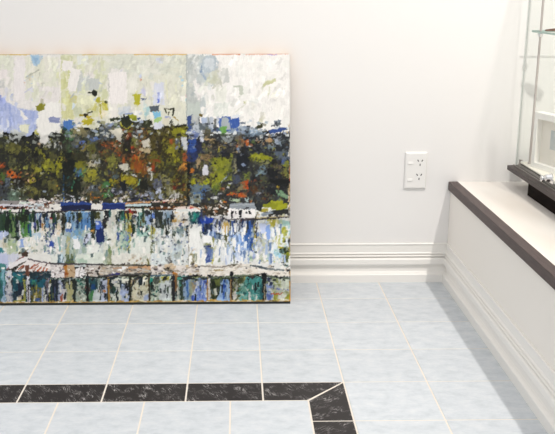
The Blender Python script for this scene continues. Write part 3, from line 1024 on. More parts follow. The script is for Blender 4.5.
P 39.6,211 41.6,211 42,226 40,226 284E7E
P 42,211.6 49,211 47,222 44,221 242C2C
R 45.6 216 50.4 226 6C92BA
P 41,222 44,222 43.4,226.4 41,226.4 BA7A30
L 46 211.6 52 209.6 1 2C2C2C
E 36 234.4 4.4 3.4 B0C6D8
P -30,229 5,229 8.4,231 8,237 -30,240 B2BEDE
R 3 236 7 246 C8C0A4
R 7 238 16.6 252.6 A8BA90
R 8 246 18 254 B8C4A4
P 17.6,238 23,236.4 24.4,245 20,246.6 7C9AD2
P 23,238 34,233 36,246 25,247 DCDCD4
E 30 239 5 4 E8E4DC
L 19 248.4 28.6 245.6 1.9 F2EEE2
P 18,249.4 28,247.6 26,251.4 19,251.4 58502F
E 1 248.4 2.6 3.2 3C828A
R 30 240 50 254 DDDBD3
P 41,226 49,226 50,238 42,238 E2DCCE
S 44 230 54 252 34 1.6 1.8 20 3C508C,34488C,E0E0E0,5C6CA0,2C3868
E 34 249 3 1.3 607868
S 20 242 50 253 20 2 1.2 0 8CA49C,C0C8C0,B0A880,A0ACC0
# blue bar left
P 61,202 90.6,201.4 90.6,208 62,209.4 1B2448
P 61,201 90.6,200.4 90.6,204.4 61,205 284488
R 62 206 72 208.8 26244A
R 83 205 90 208 243080
E 74.2 206.6 .9 1.3 D8D0E0
P 50,203 61,202 61,208.4 50,208.8 E1DDD5
P 90.6,202.4 102.6,202 102.6,208 90.6,208.4 E1DDD5
L 49 209.8 103 208.8 1.2 3E3636
# behind bar reflections
R 50 211 62 236 D8D4CC
R 51 211 53.6 217 1E1E20
R 57 211 60 221 4C4A30
L 51 216.6 55.4 216.6 1.2 C03032
E 54.6 224 2.4 2 303442
P 56,222 61,220 61,233 57,233 E1CFB4
S 50 217 62 252 44 1.8 2.4 0 E4E0DC,C8D0D0,F0ECE8,B0BCBC,8C9C9C,D8C8B0
E 51 243 2.6 3.4 3650A0
E 51 233 1.5 1.6 2C3C70
L 58 236 60 249 1.4 7CAAAA
R 61.6 211 66 233 1E1E1A
L 64 212 64.4 233 1 4C4420
P 66,211 94,211 92,233 66,233 5A82B2
V 66 211 92 236 70 1.8 8 5C88BC,4C74A8,6C98C4,7CA4CC,487090,88A8C8
V 66 228 92 252 60 2.6 8 98AC9C,A8B4A4,90A8A0,B0B898,88A0A0,A4B4B8
R 70.6 211 75 219 26301e
R 77 211 81.6 220 30341c
P 78,217 83,216 82,221 78,221 6C6828
L 71 213 71 236 2.2 88AAD0
L 76 213 76 222 1.6 A0B8CC
E 85 223 6 5 5888C4
E 69 228.6 3.2 1.7 5A7AC2
E 78 231 5 3.4 6C98BC
R 66 236 69.4 253 A8A878
E 67 244 2 4 C0B080
P 72,236 75,234.8 78,237 80.2,246 78,248.4 75,248.4 73,242 E6E6E6
E 74.6 236.6 2 1.7 A2C6E4
P 72.4,240 73.6,247 74,250 72.6,248 5C7C7C
P 90,209 95,209 94,240 91,241 202A1E
R 94 210 101 217 4A4A22
P 84,236 86,232 89.6,230.6 91.4,234 87,243 84,241.4 CACEE2
L 84 240.4 86.6 233 1.1 303440
L 85 244 88 240 1 384048
E 91.6 229.6 1.2 1.3 D09240
R 95 219.6 101 228 4A70D4
E 97 222 1.6 1.3 D0D8F0
P 95.6,228 101.6,227 102,240.6 96,241 1C2E64
R 86 243 101 254 DADED4
E 92 248 6 3.6 E6E6E0
# blue bar right
P 102.6,202 125,201.4 125,207.6 102.6,208 21346F
L 103 202.6 125 201.8 1.8 2C4C98
L 103 207.6 125 207 1.3 1A2450
L 125 204.4 150 203.6 2.2 B9CDD1
L 125 202.2 150 201 1.2 D8A070
L 125 206 150 205.6 1.2 2C2820
# middle reflections
P 104,209.6 109,209.6 109,220 105,221 1D1E22
E 103.4 222.6 2.6 4 242420
L 112.6 210 115 209 2 C8C4B8
P 112.4,210 116,210 116,226 114,226 DAD6C8
P 116,209 124.6,209 123,220 119,226.6 116,226 1B2B28
E 123.2 214.6 2.2 4.4 2C7A6A
L 125 210.6 135 211 3 5A2C1E
S 124 207.6 136 213 18 1.4 1.4 0 B83030,2C1818,C8A0A0,8C5C2C,3C2C1C
P 125,212 133,212 131,230 129,249 126.6,249 126,230 A89E42
R 120 218 128 246 AEC0AA
S 118 218 130 248 50 1.5 2.2 0 34508C,8CB49C,C8D4C0,6C9C8C,E0E0D8,3C5898,A8A860
P 116,232 118,230 119.4,240 117,241 2F4A8C
P 125.6,234 128.4,236 127,240 125,238 3A4C94
L 109.6 212 109.6 223 1.8 DCDCE2
P 107.4,224.6 109,222.6 111.6,223 112.4,238 107,238.6 DFDFD3
E 108.2 238.2 2.4 1.1 15151B
P 104,241 106,239 111,240 110.6,243 106,243.4 F2F2EE
R 107 245 111 253 7A8E5E
E 134 218 3.4 5.4 CACAD0
E 134.6 215.6 1.4 1.8 303048
P 129.6,219 136,219.6 133,222 130,220.8 1A1C1E
E 131 228 2.7 3.4 AA9630
E 134.6 222.4 1 2 E8E8E8
P 137,211 144,211 144.4,238 138,238 6A9A92
V 136 211 150 240 40 1.6 7 6C9C94,88B4A8,4C7C78,A0C0B8,2C4C4C
E 142 236 4.4 4.4 A2C6B8
P 139.6,229 143,227.6 147,226 148,228.4 145,231 141,231 1B2724
P 143,209 150,209 150,215 145,216 222A2C
R 145.4 213.6 151 224.6 AAC2EA
E 145.4 222 1.4 2 2C4440
R 131 236 150 254 DBDED5
R 103 243 107 254 D6D8CA
P 99.6,227 103,226 104,240 100,241 1F3060
# right middle
L 150 207.4 176 206.6 2.6 6E4622
L 150 208.8 172 208.4 1 2C2018
L 160 207 186 205.8 1.6 C08C54
L 174 207 190 206 2.4 E2CEC4
P 150,202 168,202 168,205 150,205.6 30302A
E 190.6 206.6 2.2 1 CC4A4A
L 190 205 201 208.4 1.4 C8A080
P 153.4,210 162,209.6 162,226 155,226.4 2A3230
P 159,218 164,217 163,230 160,228 3E462E
P 162,210 172.4,209.6 172,224 162.4,223 98A8B8
E 168 216 3 5 7894A8
P 173,210 188,209.6 188,227 173,225 E6E2DA
R 171.6 209.6 173.4 218.4 1E2024
E 174 219.6 2.6 1.7 C89E54
L 181.6 218.8 187 219.2 1.7 202429
E 180.4 224 1.5 1.7 3C4882
P 176.6,227 186,225 186.4,236 178,237 98A6A8
E 166.6 232 2.6 2.2 1E2620
L 161 238.6 167 234.6 1.3 24282C
E 174 232.4 1.6 2.8 2C3A2C
E 178 228 4 2.6 788C8C
P 150,212 154.6,211 154,218 150,219 5A7ED2
E 151 220 1.4 1.4 1c2440
E 152 229.4 2.7 4.4 A8A04E
E 152 236.6 2.4 2 9CA078
R 149.6 241 153.4 253 6A7252
L 186.6 225 186.6 234.4 1.6 20242B
R 171 244 181 254 C3D0D4
E 177 241.6 2.6 2.2 9CA6A0
S 152 226 188 254 50 1.8 1.6 20 4C5C6C,8C9CA4,F0F0EC,A8B4BC,34405C,C8C8B8,B0A480,6C7CA0
S 173 209 188 226 20 1.4 1.6 0 E0C898,F0ECE8,B8B8B8,C8A878
P 189,211 200,210 198,219 194,224 190,221 2B5A58
E 195.4 216 3.4 4 1C9080
E 193 221.6 3.4 2 244058
P 198,214 203,214 203,223 199,223 234078
P 188.6,226 196,224.6 201,226 201,254 188.6,254 E9E9E5
L 191 235.6 191.4 243.6 1.7 AEBCDE
L 188.2 226 188.2 300 .9 8C8474
E 193 249.4 1.2 1.6 C88A50
# third water
P 200,202 228.6,202 228.6,214.6 200,214.6 3B372C
S 200 202 229 216 60 2.6 1.3 10 6C6450,A89C8C,2A261E,C8BCB0,50483C,8C5C3C,1E1C18,E0D8D0
P 229.4,203 255,202 255,208.8 228,209 8B939C
L 230 205 254 204 1 A4ACB4
L 240 208.4 246 206.6 1.4 20242B
P 227.6,208.8 254.8,208.4 254.8,218.4 227,217.6 F0E9E8
E 232 211.8 1.1 2 15151b
R 230.6 210 232.6 216.6 1A1A1E
E 231.8 213.6 1.2 1 F0E9E8
R 238.6 209 241.6 216.4 1A1C22
E 240 213 1 .9 C8C0C0
E 249 211.4 1 1.6 1B1B1F
L 212 218 246 216.6 1.8 D8D0D0
S 210 215 230 222 26 2 1.3 0 C8C4C4,E0DCDC,2C2C30,8C8484,4C4C54
P 200,216 204,214.6 212.4,216.6 212,221 207,223.4 200,222.4 2248B4
E 205 219 4 2 2858C8
E 201.6 216 1.6 1.4 3C5C9C
P 201,223 211,222.6 210,233.4 201.6,233 22304F
L 211.4 223 210.4 232 1.7 A8A22F
P 212,219.6 220,219 220.4,231.4 213,232 C3CBE3
E 217.6 222 2.4 3.4 2E427F
L 214 224 219 229 1 344060
P 222,221.6 228,221 230.4,232.6 222,233 C9AA5C
E 225 227 2.4 3 D8A850
P 228,221 232.4,221 232,231 228.6,231.6 DAD6CC
P 232,219 241.6,219 241.6,232.6 233,233 202833
L 237.6 220 237.8 229 1.4 E4E8F2
R 239.4 224 241.6 229.6 2E3A52
L 241 219.8 249.6 219.6 1.8 A24E2A
P 242,221.6 248,221 247,236 242.6,236 C9D3E9
L 202 231.4 220 233.6 1.6 1f2c3c
P 222,233 231.4,232.6 231,243 226,243.6 5C5E3A
P 214,234 221,234 220,245.6 215,246 7B8DA2
P 202,236 204,234.6 210,234.6 212.4,240 204,241.4 F2F2F0
P 209,236 214,233.6 214,240 211,242 8C8C38
E 227.4 248.4 7.4 7 E6E8E8
P 232,233 250,231 248,250 240,252 234,245 97B4E2
S 228 230 250 252 70 1.6 3 25 6C94D8,A8C4EC,E8ECF4,C8D8F0,84A8E0,DCE4F0,5C80C8
P 204,242.4 213,241.4 211.6,253 205,253 8E925C
L 203.6 245.6 212.4 245.2 1.6 27336F
R 205 246.6 210.6 262 5B70A9
R 213 244 220 262 EAEAE6
# far right water
P 245,220 252.6,219.6 253,243 250,250 245,246 335FA8
V 245 220 254 252 22 1.6 8 3460A8,5884C4,24488C,88A8DC
L 254.4 222 253.4 249 1.8 A8983C
L 256.6 222 255.6 238 1.3 25201a
R 254.6 221.6 256.8 225 ECECF0
P 258.6,224 262,222.8 265.4,223 266,231.6 261,232.6 C6D2F2
P 265.6,224.6 269.8,224 270,238.6 266,239 8BABE9
L 245 219.8 270 217.6 1.9 3B3740
L 256 217.4 289.4 216.2 1.8 BAAA7A
S 256 211 289 219 40 2.2 1.3 0 6C6450,A8987C,3C3830,8C8470,C8B89C,50545C
P 264,203 272,202 288.6,203 288,208 278,209.6 270,208 262,206 8C9020
E 281 205.6 5.4 3 A0A422
E 263 209.4 4.4 1.8 A89C3C
P 255,203 262,203 260,211 255,210 2B3034
P 270,209.6 289,208 289,214 272,214 2C2E2E
E 266.4 213 6 1.7 8894A0
E 283 214 1.6 1.3 CACAA4
S 266 219 290 262 130 2 2 30 E8E8E0,C8D8D8,B4B450,D8DCC8,A0C8D0,F0F0EC,D0CC90,8C9450
E 272 222.4 3.4 3.4 B2AA40
P 276,228 283,225.6 287,230 286,235 279,235.4 A8A824
E 284.6 222.6 4.4 2.6 9CC4BC
P 277,238 282,235 285,239 281,242.4 278,241 A9AD2A
P 283.4,240 290,237.6 289.4,242.4 284,241.6 1B1F1F
P 278,249 284,247.6 289.4,249.6 289,253.6 279,253.6 28341c
E 274 250 1.6 1.4 5CA8A0
E 281 247 2.4 1 B4B024
P 259,233 265,233 264,250 258,250 C4C8AC
E 271.6 243 1.6 1.4 6C7C80
S 253 236 270 254 26 1.8 3 10 D8DCE0,C8C8B0,E8E8E4,A8B4C8
E 258 245.6 .8 .8 2E44B0
E 252.6 250.4 1.4 1.2 3E4CA8
# ---- lower band above pier
R 50 253 57.6 262.6 DDE1D9
R 57.4 253 60.4 262 33505D
R 60.4 253 63 262.6 C8D8E4
P 65,253 74.6,253 73.6,262 65.4,262 596647
R 75 252 103 263 D4DACE
E 82 259 5 2.4 A8C0AC
R 106.6 252 111.4 263.6 8E9672
R 103.6 252 106.6 263 9CAA94
R 111.4 252 150 263.8 DDDBD1
S 128 254 150 264 16 1.6 2.4 20 C8C0A0,A89478,D8D0B8,B8C0B0
L 146.6 257 148.6 264 1.3 6C6C38
R 171 253 181 262.6 BBC7CB
E 176 254.4 3.4 3 A4ACA4
R 188.6 253 193.6 264 8F875F
P 194,252 205,252 205,264 194,264 F2EFE5
R 150 252 166 264 D5DDDD
E 169 260.4 2.4 2.3 4C4C4A
E 169 260.4 1.1 1.1 E4E4E2
S 150 254 190 264 24 1.6 1.3 0 303438,8C9498,F0F0F0,A8B0B4,5C6468,D8D0C0
L 212.4 253 211.6 262.6 1.8 B2AA48
E 207 256 1.6 5 3C508C
L 225 255 225.6 263 1.2 B0BCDA
E 233 258 6 5 E2E4EA
E 240 256 5 4 CED8EC
E 250.4 258 1.3 2.4 A8C292
E 261.6 256.6 2.7 4.4 A2AA8E
E 277 254 4.4 2.6 9ED0E8
P 281,253 289.4,253 288,262 282,263 5E6A42
E 284.4 258 2 3 1E2418
E 288 253.4 2 1.6 C8CC28
E 272 258 3 4 E8E4D4
E 285 265 2.4 1.1 384030
S 262 253 288 266 30 1.6 1.4 0 C8D4D4,E8E8E4,B8B868,8CB4B4,5C6840
M 0 212 187 262 900 1.3 4 0 2.5 .6
M 188 219 289 262 700 1.4 4 10 2.5 .6
V 0 211 62 228 26 1.5 8 24402C,2C4C34,2C3C64,24342C,34502C
V 64 211 96 226 22 1 7 24342C,203858,30404C,182838
V 103 210 150 230 18 1.5 8 2C4440,24402C,5C5428,2C2C30,2C5C5C
V 150 210 172 232 18 1.1 8 24282C,343C30,4C5450
V 190 211 258 234 30 1.6 8 243048,24386C,3C4454,3C5CA0,284070,585838
V 0 222 187 262 80 1.7 5 F2EEE6,E8E6DE,DCE0E0,98A8A0,7C9490,F4F0EA,5C6C6C
V 189 226 289 262 110 1.8 7 F4F2EE,F0EEEA,E0E8F0,A8BCDC,F4F2EE,6C84B0,8C9480
S 0 214 289 262 60 1.4 1.3 30 34404C,4C5C64,4C5C84,F2F0EA,6C7C70,2C3C6C
# ---- pier deck
B -60 262 5 275 D0CCCC
P -60,262 0,258 6,252 8,266 -60,290 B8BEDA
E 3 256 6.4 5 BAC0DC
E 14 255 5 5 C8CAD8
R 26 252 50 262 E0DED8
L 6.6 267 23 254.6 1.2 8C5E5E
P 7.6,263.6 24,255.4 27.4,258 24,260.4 10,267.4 E3DFDF
L 9 268 27 259 1.1 40382c
P 13.6,268.6 28,257.8 50,262 50,275.4 28,273.4 14,270 E5DDD9
E 25 252.6 3 2.4 4A3A30
L 28 257.6 50 261.8 1.4 5C545A
L 17.6 268 23.4 263.4 1.3 A84C24
L 20 268.4 24 264 1 6C4030
L 30 267 34 262.6 1.3 B45430
L 33 269 37.6 263.6 1.2 9C4C2C
L 37 270 41 265 1.3 B05028
L 41 270.4 44 266 1.2 A85030
L 43.6 272 46.6 267 1.2 B85A34
L 29.6 266 38 261.6 1 8C4834
L 45 264 49 260.4 1 583830
P 25,264 28.4,263 28.4,275.6 25.4,275 6C4637
L 26.4 268 26.8 275 1 A85C30
L 29 274 50 277.6 2.4 20282c
L 30 272.4 38 274 1.8 E8E4DA
P 50,262.6 65,264 65,278 50,275.6 D9D1CE
S 50 264 64 276 30 2.2 1.6 20 E4E0DC,B0A4A4,8C7C7C,E8E4E4,584C50,C8BCB8
P 63.6,262 67.4,263 67,278 64,277 B27230
E 65 273 1 3 8C4C20
P 67,263 75,264 74.4,276 67,276.6 BA9E7A
L 68 266 74 271 1 8C6C4C
P 74,276 75,268.6 80,264.6 84,268.6 82,276.4 E6E2E2
L 80 266 78 275 1 B0A8A0
P 84,265 101,263 101,274 84,276 C2BAB2
E 86 274 2.4 2.4 251c1c
L 50 262 103 263 1.6 464246
S 84 264 102 275 34 2.2 1.4 10 E8E4E0,A89C94,6C5448,D8D0C8,B8A490,3C3430
P 100,264 150,264.6 150,273 100,274.4 B4AC9F
S 100 264 150 274 100 3.4 1.3 -3 C8C0B4,9C9488,D8D0C4,8C8074,E0DCD4,B8A080,6C645C,C8A078
L 128 266.6 150 265.6 2 CA9A70
L 112 267 126 266.4 1.4 B89070
P 116.6,268.6 124,263.8 126.4,266.4 120,271 EAEAEA
L 100 263.4 150 264.2 1.3 484436
L 100 275 150 272 1.7 4C4C4A
L 107 274.6 118.4 272.4 2.2 2E2E6E
L 118 275 129 277 1.4 A0A890
P 150,264 200,265 200,274 150,274 DAD2CA
S 150 264 200 274 90 2.6 1.5 0 E4DCD8,C0B4A8,8C8078,E8E0D8,D0B890,50484C,A89880
E 170 266 6.4 2.7 CAB292
L 163.6 268 172.4 270.2 1.7 464235
L 150 274.4 171 274.2 1.4 4C6676
L 171 274 188 275.4 1.3 6C9F9C
P 171,271.6 174.6,270.6 176.4,276 172,278 BA762C
P 200,265 250,263 262,267 289,271 289,278 266,275 250,274.6 200,276 E7DFD3
S 200 265 288 275 110 3.6 1.2 5 E8E4DC,D8CCBC,F0ECE4,C8BCAC,A89C8C,EAE6E0
L 200 265.2 222 266.4 1.2 8C857A
L 214 269 221.4 269.6 1.4 9C885A
L 222 265.6 236 263.6 1.1 6C6458
E 233.6 264.6 2.7 1.1 4A4236
L 236 264.6 250 266.6 .9 b0a89c
L 250.6 265 260 266.2 1.7 4E5A5E
L 260 266.6 266.4 268.4 2.2 4A565C
L 266 268.4 283 270 1.7 747C7C
E 287.6 270.4 2.2 2 1D1F27
L 200 276 211 276.4 1.4 5C6450
L 210 277 250 274.6 1.7 6C765F
L 250 275 262 273.4 1.3 5c584c
L 266 275.6 289.4 278.6 1.9 5A6454
# ---- under the pier
B -60 276 5 302 3A6C6C
P -40,262 5,262 5,290 -40,300 3A7876
B 11 270 50 302 243840
B 50 277 290 302 8C9C94
V -60 270 6 301 50 2 9 3C7874,2C5C60,4C8C84,7CA8B8,24484C
L 3 284 3.4 300 1.7 90B2DA
E 3 297 2.4 3 ACC4E4
V 11 272 50 301 80 1.8 8 1C5C6C,243048,2C4458,1C4850,283C48,34504C,1A2830
P 5,267.6 11,267.6 12.4,301 5,301 CBCBCF
S 5.4 270 11.6 300 40 1.2 1.4 0 8C90B8,E0E0DC,A8A8B8,707894,D8D0C0
L 5.2 268 12 267.6 1.6 3A3630
P 12,271 24,271 23,287 13,289 1C5E6E
E 17 277 3 4 2C7070
P 17,280 24,280 23,300 18,296 233047
R 23 276 25 300.4 A3A350
P 25.4,275 28.6,274.6 29.8,301 26.8,301 DADAE0
L 27.4 288 28 301 1.3 6c5c60
P 29.4,277 45,278 44,286 38,290 31,288 1C6072
E 33 281 2 3 3C8C6C
P 30,285 40.4,285 40.4,299 31,299 686626
V 30 284 41 300 24 1.4 5 8C7C30,A8A048,483C1C,C8A878,5C6C80
P 40.4,286 43.4,285 43.4,301 40.4,301 DADACA
L 42 286 41.6 300 1.3 8C9CD0
P 45,276 48.6,276 48,301 45,301 7B7B8A
L 46.6 277 46.4 286 1 5C3C34
R 48.6 278 51 301 A0A040
E 18.4 296 2.4 2.2 DACAAA
L 14 299.6 22 299 2 8C8C34
E 36.6 297.6 2.4 1.4 3C5C94
P 50,277 57.6,278 57.6,301 50,301 212938
L 51 282 52 300 1 385C5C
L 54 285 54.6 300 1 4C5C80
P 57.4,279 61.6,279 62,301 57.4,301 A1A9C2
E 63 283 1.7 4.4 20222b
P 61,288 65.4,287 65.4,301 61,301 DCD4D4
E 60.6 297 1.2 4.4 A94E26
P 65,280.6 72.4,280 72,301 65.4,301 B3AF7C
L 65 281 74 278 1.4 3C3C24
P 72,278 75.6,278 75,301 72.4,301 27302A
P 75.4,277.6 86,276.6 86,301 75.6,301 A6B6A6
S 75 276 87 292 40 1.8 2 30 2C6C5C,1C4C4C,5C9C84,C8D0C0,388070,E0E4D8
S 75 290 87 301 24 1.8 2 0 E0E4DC,A8B49C,C8C8B8,8C9C84
P 85,275.6 88.6,275.6 88,301 85.6,301 1B1F1F
E 87 287 2.4 3.4 5C3630
P 88.4,278 97,278 97,293 89,292 2A5A60
E 93 285 2.4 3 1C5088
E 91.4 295 3.4 4.4 4B8A52
P 93,290 97,286 101,284 101,301 92,301 D2DADA
L 88 276 100 275.6 1.8 24302c
P 100,277.4 106.4,277 106.4,301 100,301 B9C2DA
E 102.6 285.6 1.6 2.6 303850
E 103.6 290 1.2 1 C87C3C
P 106.4,275.6 109,275.6 108.6,301 106.6,301 A47C33
L 107.4 282 107.6 297 1 6C4420
P 109,275.6 113.6,275.6 114,293 109.6,293 273636
P 110,286 115,283 118,290 117,293 110,292.6 27493C
E 117.4 290.4 1.5 1.4 1f2f28
P 113.4,277.4 127.6,277 127.6,293 117,292 113,284 DEDECE
P 119.6,283 127.6,282 127.6,301 119,301 A9B9E1
S 112 279 127 300 30 1.6 1.6 0 C8CCD8,6C7C84,E0E0D4,8C9CB8,384C44
E 114.6 296.6 6 3.6 D8DCD0
S 109 293 119 301 20 1.4 1.4 0 2C4438,C8D0C4,486450,E4E4DC
P 127.4,275 131,275 130.4,301 127.8,301 2A2E22
L 130 279 130.4 290 1.2 8C6C38
P 131,277.4 147.4,276 147.4,301 131,301 DAD6B8
S 131 278 147 300 50 1.8 1.8 0 E4E0CC,C8C09C,D8C0A0,E8E8DC,8C8870,CCCCC0,484838
E 140 280 4 2.4 ECEAE0
P 130.4,283 133,278.4 138.4,274.6 139.6,275 134.4,280 131.4,285.4 66563F
L 131 276.4 147 274 1.3 5c604c
E 145.4 296 2.6 4 A9B9E1
P 147,272.4 149.6,272.4 149.6,301 147.4,301 4A4029
L 148.4 276 148.4 290 1 8C6C3C
P 149.4,275 171,275 171,301 149.6,301 BDC9B3
E 150.6 281 1.5 4.4 208A7A
E 155 279 3.4 3.4 4A5048
P 160,275.8 168.6,275.6 168.4,279.4 161,280 A8A035
P 158,282 170,280 170,299 158,299 D7DFDF
S 150 284 160 300 34 1.6 1.6 0 2C8C80,303438,E0E4DC,6C8C80,20483C
L 150 293 155.4 296 1.5 20242C
E 163.6 290.6 .9 .9 203038
P 170.6,275.6 174.8,275.6 174.6,301 171,301 2B2B2F
P 174,273 176.6,275 176.4,290 174.4,292 8E663A
P 176.4,276 180.6,275.6 180.4,287 177,287 4C9282
L 177.2 280 177 301 1.7 DADACA
P 179,279 182.6,279 182.4,301 179.4,301 2F3D34
R 182.4 279 191 301 8EA9C9
L 186 280 187 300 1.6 3C70B8
P 188,281 192,279 192,301 189,301 98A28C
P 181,275.4 191.4,274.6 192.4,278.4 182,279.4 1E222A
L 184 276.4 190 275.8 .9 707884
L 191.4 276.8 201 276 1.3 8A9262
P 192,282 206.4,278 206.4,301 192,301 7C94DA
V 191 279 207 301 40 1.6 5 88A4DC,5C7CD0,A8C0E8,4C68C8,C8D4E8,3C54A8
P 191,281 195,280 193,292 191,292 A89878
P 206.4,276 209.4,275.6 209.4,301 206.6,301 DAD2CA
L 206.4 277 206.6 300 1.2 B4803C
P 206.6,273 210,273.4 209.4,276.4 207,275.6 1A1A1E
P 209.4,277 229.4,276.6 229,290 216,299 209.6,299 333F24
E 217 281.6 5.4 3.4 707A3C
E 212.6 283 2 3 1E281C
E 215 291 2 3.4 DDDDC9
P 220,282 223.6,278 227,280 229.4,285 229,300 215,300 219,291 99B9E1
L 223.4 280 222.6 298 2 325EB9
E 224 285.6 2 1.4 2850A8
L 226 284 227 298 1.2 C8DCF0
P 229.2,275.4 232.6,275.4 232.4,301 229.4,301 504436
L 230 279 230 300 1.1 B08850
E 231 273.6 1.8 2.4 17171B
P 232.4,276.6 245,276 241,288 240,301 232.4,301 48522D
S 232 277 244 301 44 1.7 2 0 5C6434,8C8C50,303820,A8A888,C8C4B0,48523C
L 236 278.4 236 289.6 1.7 BABAB3
E 233.4 294.6 2.4 5 DAD6CE
P 240,284 250,276 262,276.4 261.6,301 238,301 6EA696
P 245,276.6 261.4,277 261.4,301 246,301 4E9E99
S 236 284 262 301 70 2.2 2 20 4C9C98,8CC0B0,3C8484,B4D0C0,2C6464,6CB0A8,D0D8C8
L 250 282 247 299 1.6 3C7C68
P 249,275.4 255,276.4 252,279.4 248.6,278 493A33
P 259,284 262,282 262,301 259.6,301 2b6a70
P 261,273.2 266.2,273 265.6,285 264.6,301 261.4,301 262.4,285 222328
P 263.6,283 265,283 264.6,300 262.6,300 AB9E81
P 266.2,277 290,279 290,302 265,302 C9CFB9
P 266,277.6 272.4,277 272.4,284.6 268,285.6 34405E
R 266 284 272.4 301 7E96D0
E 268 297 2.6 3.4 5C70B8
E 281 282.6 8 5.6 D7DFCB
E 275 282 3.2 4.4 A0AE78
L 268 288 288.6 289.4 1.4 7880C4
S 266 279 290 301 60 1.8 1.8 20 D8DCCC,A8AC60,E0E4D8,C8CC98,8C9460,B0B8D0
P 273,291 277,290.6 277,301 273,301 A5A538
E 287 297 2.4 3.4 AAAA3C
E 281.4 296.6 3 3 E9EADF
M 0 278 289 300 700 1.2 3 0 2 .6
M 0 263 289 276 250 2.6 1 5 2 .6
V 11 279 260 300 90 1.4 6 1A2028,202C34,24302C,304048,D8DCD8,E4E4DC,4C5C4C
S 0 275 289 280 60 3 1.2 0 202428,2C342C,283038,4C544C
S 0 262 289 276 60 2.6 1 4 4C4444,F0ECE6,8C7C74,2C2828,E8E0D8,A09488
M 0 122 289 138 170 2.4 2 0 2.5 .6
# ---- late crisp touches
P 229.4,203 255,202 255,208.8 228,209 8B939C
L 230 205 254 204 1 A4ACB4
L 240 208.4 246 206.6 1.4 20242B
P 227.6,208.8 254.8,208.4 254.8,218.4 227,217.6 F0E9E8
E 232 211.8 1.1 2 15151b
R 230.6 210 232.6 216.6 1A1A1E
E 231.8 213.6 1.2 1 F0E9E8
R 238.6 209 241.6 216.4 1A1C22
E 240 213 1 .9 C8C0C0
E 249 211.4 1 1.6 1B1B1F
P 61,202 90.6,201.4 90.6,208 62,209.4 1B2448
P 61,201 90.6,200.4 90.6,204.4 61,205 284488
R 62 206 72 208.8 26244A
R 83 205 90 208 243080
E 74.2 206.6 .9 1.3 D8D0E0
P 102.6,202 125,201.4 125,207.6 102.6,208 21346F
L 103 202.6 125 201.8 1.8 2C4C98
L 103 207.6 125 207 1.3 1A2450
L 125 204.4 150 203.6 2.2 B9CDD1
L 125 202.2 150 201 1.2 D8A070
L 125 206 150 205.6 1.2 2C2820
L -60 212 62 210.6 1 2C2C30
L 49 209.8 103 208.8 1.2 3E3636
L 150 207.4 176 206.6 2 6E4622
L 150 209 175 208.4 1 2C2018
L 174 207.4 189 206.6 1.6 E2CEC4
L 241 219.6 289 216.6 1.2 3B3740
P 72,236 75,234.8 78,237 80.2,246 78,248.4 75,248.4 73,242 EAEAEA
E 74.6 236.4 2 1.5 A2C6E4
P 95.6,228 101.6,227 102,240.6 96,241 1C2E64
P 202,236 204,234.6 210,234.6 212.4,240 204,241.4 F2F2F0
P 258.6,224 262,222.8 265.4,223 266,231.6 261,232.6 C6D2F2
P 265.6,224.6 269.8,224 270,238.6 266,239 8BABE9
P 188.6,226 196,224.6 199,226 199,246 189,246 EBEBE7
P 202,168.4 204,163.4 206,164 207.8,168 207.6,174.4 203,174.4 E6E6EE
P 118.6,163.6 122,162.6 127.4,163.6 128,168.4 125,170.4 121,168.4 D4D0BC
P 200,216 204,214.6 212.4,216.6 212,221 207,223.4 200,222.4 2248B4
P 181,137 186.6,137 186.6,149 184,149 182,143 D8DADC
L 50 262 103 263 1.2 464246
L 100 263.4 150 264.2 1.1 484436
L 100 275 150 272 1.4 4C4C4A
L 150 274.6 171 274.4 1.2 4C6676
L 200 265.2 222 266.4 1 8C857A
L 250.6 265 260 266.2 1.4 4E5A5E
L 260 266.6 266.4 268.4 1.8 4A565C
L 266 268.4 283 270 1.4 747C7C
L 200 276 211 276.4 1.2 5C6450
L 210 277 250 274.6 1.3 6C765F
L 266 275.6 289.4 278.6 1.5 5A6454
P 261,273.2 266.2,273 265.6,285 264.6,301 261.8,301 262.4,285 1c1d22
L 264 284 263.6 300 1 AB9E81
L 231 274 231 300 1.6 2a2420
L 230 279 230 300 .9 B08850
E 231 273.6 1.7 2.2 17171B
L 207.8 276 208 300 1.4 DAD2CA
L 206.5 277 206.6 300 1 B4803C
P 206.6,273 210,273.4 209.4,276.4 207,275.6 1A1A1E
L 172.4 276 172.8 300 2.6 2B2B2F
L 174.8 274 175 290 1.6 8E663A
L 129 275 129 300 2 2A2E22
L 148.2 273 148.4 300 1.5 3f3522
L 107.4 276 107.6 300 1.5 A47C33
L 87 276 86.6 300 2.2 1B1F1F
L 73.8 278 73.8 300 2 27302A
P 25,264 28.4,263 28.4,275.6 25.4,275 6C4637
P 181,275.4 191.4,274.6 192.4,278.4 182,279.4 1E222A
P 261,273 266,273 265.6,277 261.6,277 111216
S 60 276 289 278 60 3 1 0 20242a,303830,283440
S 0 196 225 208 60 1.6 1.2 0 EDE8E4,1c1c1e,E0DCD8,24262c
P 20,123 31,123 29,131.5 22,130 E0DFC4
P 133,93 142,93 140,102 136,102.5 B4B030
E 95 92 3.2 2.7 272A20
P 63.5,60 74,60.6 73,70.5 64,70 E9E4DF
P 72,67 83,69 77,90 69,90 71,75 E8E3DE
P 109,117.4 114,116.6 120,116.4 120.6,119 111,119.6 3B4332
M 188 212 205 226 60 1.4 4 0 2.5 .7
P 229.4,202.6 255,202 255,208.6 228,208.8 8E969E
L 230 204.4 254 203.6 .9 A8B0B6
P 227.6,208.8 254.8,208.4 254.8,217.6 227,217.4 F2EEEC
R 230.4 210.4 232.8 217 17171B
R 238.4 209.6 241.2 217 1A1C22
E 249 212 1.3 2 1B1B1F
E 245.6 212 .9 1.5 3c3c40
E 235.6 212 .9 1.5 3c3c40
L 226 218.4 256 217.8 1 4C4442
L 243 208.2 248 206.8 1.1 2a2c30
